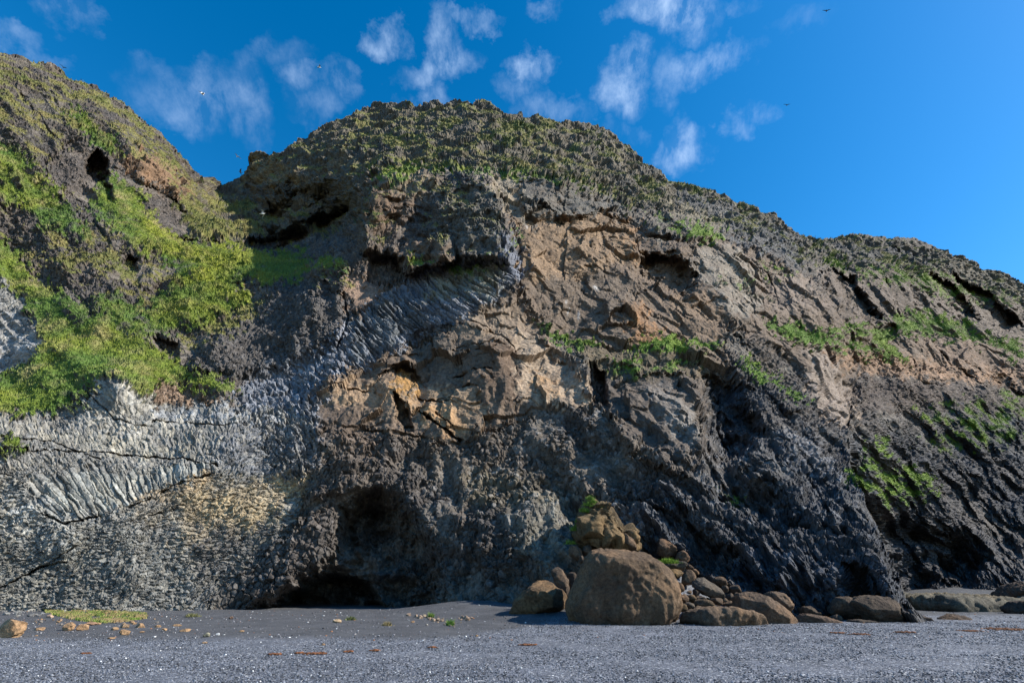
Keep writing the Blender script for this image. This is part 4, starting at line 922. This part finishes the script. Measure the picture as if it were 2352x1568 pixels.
# wave-cut ledge
led = boulder('long pale wave-worn rock ledge at the mouth of the cove', Z7([(1130,560),(1180,520),(1400,520),(1700,520),(2050,530),(2400,540),(2700,560),(2700,720),(2300,710),(1900,690),(1500,675),(1250,660)]), 41, 9, name='rock_ledge', cat='rock ledge', vox=.12, amp=.07, col=(.16,.145,.11), strata=.40, rnd=.02, pits=.6, cuts=(0, .9))
boulder('dark angular boulder on the ledge beside the far right rocks', Z7([(2065,500),(2080,430),(2130,425),(2220,440),(2245,480),(2220,530),(2150,545)]), 40, 2.0, group=BG, amp=.08, col=(.10,.072,.055))
boulder('big dark boulder cut by the right edge of the picture, upper one', Z7([(2240,430),(2270,380),(2352,330),(2480,340),(2500,500),(2352,560),(2250,540)]), 39, 3.0, group=BG, amp=.1, col=(.095,.07,.055))
boulder('big dark boulder cut by the right edge of the picture, lower one on the shingle', Z7([(2280,620),(2310,560),(2352,530),(2500,540),(2500,700),(2300,705)]), 35.5, 2.4, group=BG, amp=.1, col=(.09,.068,.055))

# ------------------------------------------------------------------ loose stones and tufts on the shingle
ZL = lambda a, b_: ((a/1.521)*.5742, (1700+b_/1.521)*.5742)
ZC = lambda a, b_: ((1000+a/1.521)*.5742, (1700+b_/1.521)*.5742)
def loose(px, py, w, label, colr=(.20,.135,.085), hgt=.65, name='loose_rock', cat='rock', group='loose rocks scattered on the shingle', amp=.16, g0=None):
    """px,py: foot of the stone; w: width in picture units"""
    g0 = g0 or gpt(px, py); k = g0.y/F*1.02; r = w*k/2
    bm = bmesh.new(); bmesh.ops.create_icosphere(bm, subdivisions=4, radius=1)
    me = bpy.data.meshes.new(name); bm.to_mesh(me); bm.free()
    n = len(me.vertices); co = np.zeros(n*3, np.float32); me.vertices.foreach_get('co', co); co = co.reshape(-1, 3)
    q = co+random.random()*50
    c, ci = chunks(q, .9)
    co = co*(1+fbm(q, .9, 3)*.5*amp*4*.5+c*amp+fbm(q, .25, 3)*.10)[:, None]
    co = facet(co, np.random.default_rng(int(random.random()*1e6)), 12, .62, .92).astype(np.float32)
    co *= np.array([r, r*.85, r*hgt], np.float32)
    me.vertices.foreach_set('co', co.ravel())
    cc = np.array(colr, np.float32)[None]*(1+.5*fbm(q, .6, 3)[:, None]); cc = np.clip(cc, .01, .8)
    ca = me.color_attributes.new('tint', 'FLOAT_COLOR', 'POINT'); ca.data.foreach_set('color', np.concatenate([cc, np.ones((n, 1))], 1).astype(np.float32).ravel())
    me.update(); o = obj_of(name, me, M_boulder); o.location = (g0.x, g0.y, g0.z+r*hgt*.55); o.rotation_euler = (0, 0, random.random()*.6-.3)
    return tag(o, label, cat, group)
OC = (.30,.19,.105)
loose(*ZL(30,1290), 62, 'large pitted tan rock cut by the left edge of the picture', OC, .72, amp=.22)
loose(*ZL(412,1248), 24, 'upright tan rock with a short shadow, left group', OC, .8, amp=.22)
loose(*ZL(495,1244), 24, 'rounded tan rock right of the upright one', OC, .55)
loose(*ZL(242,1246), 22, 'flat low tan rock left of the upright one', OC, .3)
loose(*ZL(757,1274), 22, 'tan rock nearest the camera in the left group', OC, .6, amp=.22)
loose(*ZL(852,1232), 19, 'tan rock with a flat top right of the grassy patch', OC, .6)
loose(*ZL(755,1232), 19, 'dark-sided tan rock just behind the nearest one', (.22,.15,.09), .5)
loose(*ZL(697,1244), 13, 'small tan rock left of the nearest one', OC, .5)
loose(*ZL(998,1248), 12, 'small tan rock standing alone below the flat one', OC, .5)
loose(*ZL(1128,1256), 22, 'wide flat tan rock right of the left group', OC, .35)
loose(*ZL(1075,1222), 18, 'thin tan rock behind the wide flat one', OC, .3)
loose(*ZL(958,1230), 13, 'small pale brown rock beside the flat-topped one', OC, .45)
loose(*ZL(550,1216), 24, 'low reddish rock at the front edge of the grassy patch', (.27,.16,.10), .35)
loose(*ZL(300,1172), 14, 'pinkish rock half buried in the grassy patch', (.33,.23,.17), .6)
loose(*ZL(1255,1288), 14, 'pointed grey-green rock alone on the shingle', (.20,.19,.14), .9, amp=.25)
loose(*ZL(1405,1178), 12, 'small dark brown rock near the cave mouth', (.16,.10,.07), .5)
loose(*ZL(1470,1258), 11, 'small orange rock below the cave mouth', OC, .45)
loose(*ZL(678,1298), 16, 'thin tan rock sunk in the shingle at the front', OC, .22)
loose(*ZL(50,1216), 20, 'brown-grey rock behind the large pitted one', (.16,.13,.10), .4)
loose(*ZL(862,1258), 11, 'sliver of tan rock between two larger ones', OC, .25)
loose(*ZL(218,1282), 7, 'tiny tan rock below the flat low one', OC, .4)
loose(*ZL(1325,1274), 9, 'small white rock on the dark shingle', (.6,.6,.58), .5)
loose(*ZL(942,1288), 6, 'tiny white rock below the small lone tan rock', (.6,.6,.58), .6)
loose(*ZL(1243,1326), 11, 'brown pebble-sized rock in the bright shingle', (.22,.15,.09), .4)
loose(*ZC(530,1198), 20, 'pale tan flattened rock in front of the cave', (.33,.24,.15), .4)
loose(*ZC(1378,1284), 7, 'little tan rock alone below the boulder shadow', OC, .6)
loose(*ZC(445,1336), 8, 'little brown rock on the bright shingle below the cave', OC, .5)
loose(*ZC(1075,1216), 7, 'little grey rock in front of the rubble strip', (.22,.2,.17), .5)
loose(*ZC(992,1198), 9, 'little rusty rock left of the rubble strip', OC, .4)
# broken stones filling the heap between the boulders
def at_xy(X_, Y_): return Vector((X_, Y_, gz(X_, Y_)))
for k in range(110):
    Yh = 27.6+8.5*random.random(); Xh = 3.0+random.random()*(6+5.5*(36-Yh)/8); 
    loose(0, 0, 7+20*random.random()**2, 'small angular brown stone filling the gaps of the boulder heap', random.choice([(.135,.095,.062),(.10,.075,.055),(.155,.115,.08),(.12,.11,.10)]), .75, group='small stones of the boulder heap', amp=.25, g0=at_xy(Xh, Yh))
# rubble strip on the shingle mound, individually placed
rub_pts = []
for k in range(34):
    a = 960+400*random.random(); b_ = 1145+18*math.sin(a*.02)+random.random()*16-(a-960)*.02
    rub_pts.append((a, b_))
for a, b_ in rub_pts:
    o = loose(*ZC(a, b_), 4+8*random.random()**2, 'small angular brown stone in the rubble strip on the shingle mound', random.choice([(.26,.19,.14),(.20,.16,.12),(.30,.22,.16)]), .7, group='stones of the rubble strip', amp=.25)
for k in range(40):
    a = 200+760*random.random(); b_ = 1180+35*random.random()
    loose(*ZL(a, b_), 3+7*random.random()**2, 'small tan stone strewn along the front of the grassy patch', random.choice([OC,(.24,.17,.11),(.20,.18,.16)]), .6, group='stones along the grassy patch', amp=.22)
for k in range(26):
    a = 5+270*random.random(); b_ = 1115+50*random.random()
    loose(*ZL(a, b_), 5+10*random.random()**2, 'angular grey stone fallen at the foot of the column wall', random.choice([(.17,.17,.17),(.22,.22,.21),(.13,.13,.13)]), .55, group='grey stones under the column wall', amp=.25)

def tuft(px, py, w, label, colr=(.11,.19,.03), h=.35, n=160, group='grass tufts on the shingle', pos=None):
    g0 = pos if pos is not None else gpt(px, py); k = g0.y/F; r = w*k/2
    p = rng.normal(size=(n, 3))*np.array([r*.45, r*.35, 0]); nn = np.concatenate([p[:, :2]/max(r, .01)*1.2, np.zeros((n, 1))], 1)
    c = np.array(colr)[None]*(.6+.8*rng.random((n, 1)))
    o = blade_cloud('grass_tuft', p, nn, c, (h*(.5+.7*rng.random(n)))*np.clip(1-np.hypot(p[:, 0], p[:, 1])/(r*1.8+.01), .3, 1), .012+.018*rng.random(n), M_grass)
    o.location = g0; return tag(o, label, 'grass tuft', group)
tuft(*ZL(1168,1164), 26, 'round olive grass tuft on bare shingle right of the grassy patch', (.17,.17,.07), .22, 300)
tuft(*ZC(612,1184), 18, 'small olive grass tuft in front of the cave', (.12,.14,.05), .2, 240)
tuft(*ZC(832,1220), 18, 'small straw grass tuft below the cave', (.22,.18,.09), .2, 240)
tuft(*ZC(1100,1168), 13, 'green grass tuft in the left half of the rubble strip', (.13,.20,.04), .28, 200)
tuft(*ZC(1222,1142), 12, 'green grass tuft in the right half of the rubble strip', (.12,.22,.04), .28, 200)
tuft(0, 0, 46, 'bright green grass cushion on the flat-topped boulder', (.15,.24,.025), .32, 700, group='grass on the boulders', pos=at(*Z5([(1892,790)])[0], 31.9))
# tufts of the pinnacle
for a, b_, w in ((1075,125,30),(1100,160,36),(1045,190,30),(1130,200,40),(1060,260,36),(1000,250,26),(1190,240,30),(960,360,30),(940,420,22),(900,450,20),(860,590,40),(1010,340,24)):
    tuft(0, 0, w*.6, 'bright green grass clump clinging to the pinnacle', (.12,.21,.03), .35, 160, group='grass clumps on the pinnacle', pos=at(*Z5([(a, b_)])[0], 35.2))
# grassy patch at the foot of the column wall: low turf over sand
n = 14000
aa_ = rng.random(n)*620+270; bb_ = 1108+rng.random(n)*(30+45*np.sin((aa_-270)/620*math.pi))+ (aa_-270)*.06
keep = fbm(np.stack([aa_, bb_*3, aa_*0], 1), 60, 3) > -.18
aa_, bb_ = aa_[keep], bb_[keep]
pp = np.array([gpt(*ZL(a, b_))[:] for a, b_ in zip(aa_, bb_)])
nv_ = fbm(pp, 1.2, 3)
cc = mixc(np.array((.12,.19,.03))[None]*np.ones((len(pp), 1)), (.30,.21,.11), np.clip(nv_*2+.45, 0, 1))*(.6+.8*rng.random((len(pp), 1)))
o = blade_cloud('grass_patch', pp, np.zeros_like(pp), cc, .05+.10*rng.random(len(pp)), .02+.03*rng.random(len(pp)), M_grass)
tag(o, 'low green and straw grass patch on the shingle under the column wall', 'grass', kind='stuff')

# seaweed scraps
def weed(px, py, w, label):
    g0 = gpt(px, py); r = w*g0.y/F/2; n = int(30+w*3)
    p = np.stack([rng.normal(size=n)*r*.45, rng.normal(size=n)*r*.30, .01+.02*rng.random(n)], 1)
    c = np.array((.15,.062,.028))[None]*(.5+rng.random((n, 1)))
    me = stones('seaweed_scrap', p, .02+.035*rng.random(n), c, .35); o = obj_of('seaweed_scrap', me, M_stone); o.location = g0
    return tag(o, label, 'seaweed', 'rusty seaweed scraps on the shingle')
weed(*ZC(415,1392), 34, 'largest rusty seaweed scrap, left of centre on the bright shingle')
weed(*ZC(370,1392), 20, 'rusty seaweed strand joined to the left of the largest scrap')
weed(*ZC(152,1396), 22, 'rusty seaweed scrap left of the largest one')
weed(*ZC(295,1388), 14, 'thin rusty seaweed scrap between two larger ones')
weed(*ZC(600,1380), 12, 'small rusty seaweed scrap right of the largest one')
weed(*ZC(765,1372), 14, 'small rusty seaweed scrap near the middle of the beach')
weed(*ZC(1690,1338), 32, 'long rusty seaweed line in front of the largest boulder')
weed(*ZC(1110,1354), 16, 'faint rusty seaweed scrap near the picture centre')
weed(*ZL(525,1392), 12, 'small rusty seaweed scrap at the far left of the bright shingle')
weed(*Z7([(1790,850)])[0], 40, 'orange seaweed scrap at the right, short one')
weed(*Z7([(2150,830)])[0], 90, 'long orange seaweed line at the far right')
weed(*Z7([(620,885)])[0], 30, 'rusty seaweed scrap below the flat-topped slab')
weed(*Z7([(400,870)])[0], 26, 'rusty seaweed scrap below the low ridged boulder')
weed(*Z7([(1110,862)])[0], 34, 'faint orange seaweed scrap below the basalt spur')

# ------------------------------------------------------------------ gulls in flight
def plain(name, c, rough=.6):
    m = bpy.data.materials.new(name); m.use_nodes = True; b = m.node_tree.nodes['Principled BSDF']; b.inputs['Base Color'].default_value = (*c, 1); b.inputs['Roughness'].default_value = rough; return m
M_white = plain('white_feather', (.8,.8,.8)); M_wing = plain('grey_feather', (.45,.46,.48)); M_dark = plain('dark_feather', (.03,.03,.035)); M_beak = plain('yellow_bill', (.6,.4,.05))
def skin_mesh(name, pts, segs=10):
    """loft of rings: (centre, half width, half height) along x"""
    bm = bmesh.new(); rings = []
    for (cx, cz, w, h) in pts:
        rings.append([bm.verts.new((cx, w*math.cos(k*math.tau/segs), cz+h*math.sin(k*math.tau/segs))) for k in range(segs)])
    for a, b_ in zip(rings, rings[1:]):
        for k in range(segs): bm.faces.new((a[k], a[(k+1) % segs], b_[(k+1) % segs], b_[k]))
    bm.faces.new(rings[0]); bm.faces.new(rings[-1][::-1])
    bmesh.ops.recalc_face_normals(bm, faces=bm.faces)
    me = bpy.data.meshes.new(name); bm.to_mesh(me); bm.free(); return me
def wing_mesh(name, sgn, lift):
    """cambered wing with thickness, bent at the wrist, tapering to the tip"""
    bm = bmesh.new(); rings = []
    for (s, ch, xo, z) in ((0, .24, 0, 0), (.22, .23, .04, .10), (.45, .19, .05, .13), (.7, .13, -.04, .10), (.95, .06, -.16, .06), (1.08, .012, -.24, .03)):
        zc = z*lift
        prof = [(.5, 0, ), (.2, .02), (-.2, .018), (-.5, .0), (-.2, -.006), (.2, -.004)]
        rings.append([bm.verts.new((xo+a*ch, sgn*s*.62+sgn*.05, .03+zc+b_*ch*3)) for a, b_ in prof])
    for a, b_ in zip(rings, rings[1:]):
        for k in range(6): bm.faces.new((a[k], a[(k+1) % 6], b_[(k+1) % 6], b_[k]))
    bm.faces.new(rings[0]); bm.faces.new(rings[-1][::-1]); bmesh.ops.recalc_face_normals(bm, faces=bm.faces)
    me = bpy.data.meshes.new(name); bm.to_mesh(me); bm.free(); return me
def gull(px, py, Y, rz, roll, label, white=True, s=1.3, lift=1.6, seabird='seagull'):
    o = bpy.data.objects.new(seabird, None); C.objects.link(o); o.location = at(px, py, Y); o.rotation_euler = (R(roll), R(-8), R(rz)); o.scale = (s, s, s)
    bm_ = M_white if white else M_dark; wm = M_wing if white else M_dark
    b_ = obj_of('body', skin_mesh('body', [(-.36,.0,.05,.008),(-.22,0,.045,.03),(-.08,0,.075,.07),(.06,0,.08,.075),(.16,.02,.055,.055),(.20,.035,.045,.045),(.25,.04,.035,.035),(.28,.035,.015,.012)]), bm_, o)
    k = obj_of('bill', skin_mesh('bill', [(.27,.033,.012,.012),(.33,.027,.006,.007),(.345,.02,.002,.002)], 6), M_beak, o)
    for sg in (1, -1): obj_of('wing', wing_mesh('wing', sg, lift), wm, o)
    return tag(o, label, 'bird', 'sea birds flying along the cliff')
gull(464, 216, 62, 70, 35, 'white gull flying in the sky above the saddle, the biggest looking')
gull(733, 155, 70, 30, 20, 'white gull high in the sky left of the summit', s=1.2)
gull(603, 491, 70, 10, -10, 'white gull gliding before the shaded cliff below the saddle', s=1.4)
gull(545, 360, 90, 150, 10, 'small white gull just left of the notch in the skyline', s=1.3)
gull(552, 395, 80, 200, 15, 'dark sea bird close to the notch in the skyline', white=False, s=1.2)
gull(145, 155, 75, 120, 15, 'dark sea bird above the left headland', white=False, s=1.1)
gull(1898, 26, 90, 60, 25, 'dark sea bird at the top of the sky on the right', white=False, s=1.5)
gull(1807, 242, 100, 60, 25, 'dark sea bird in the open sky right of the clouds', white=False, s=1.3)
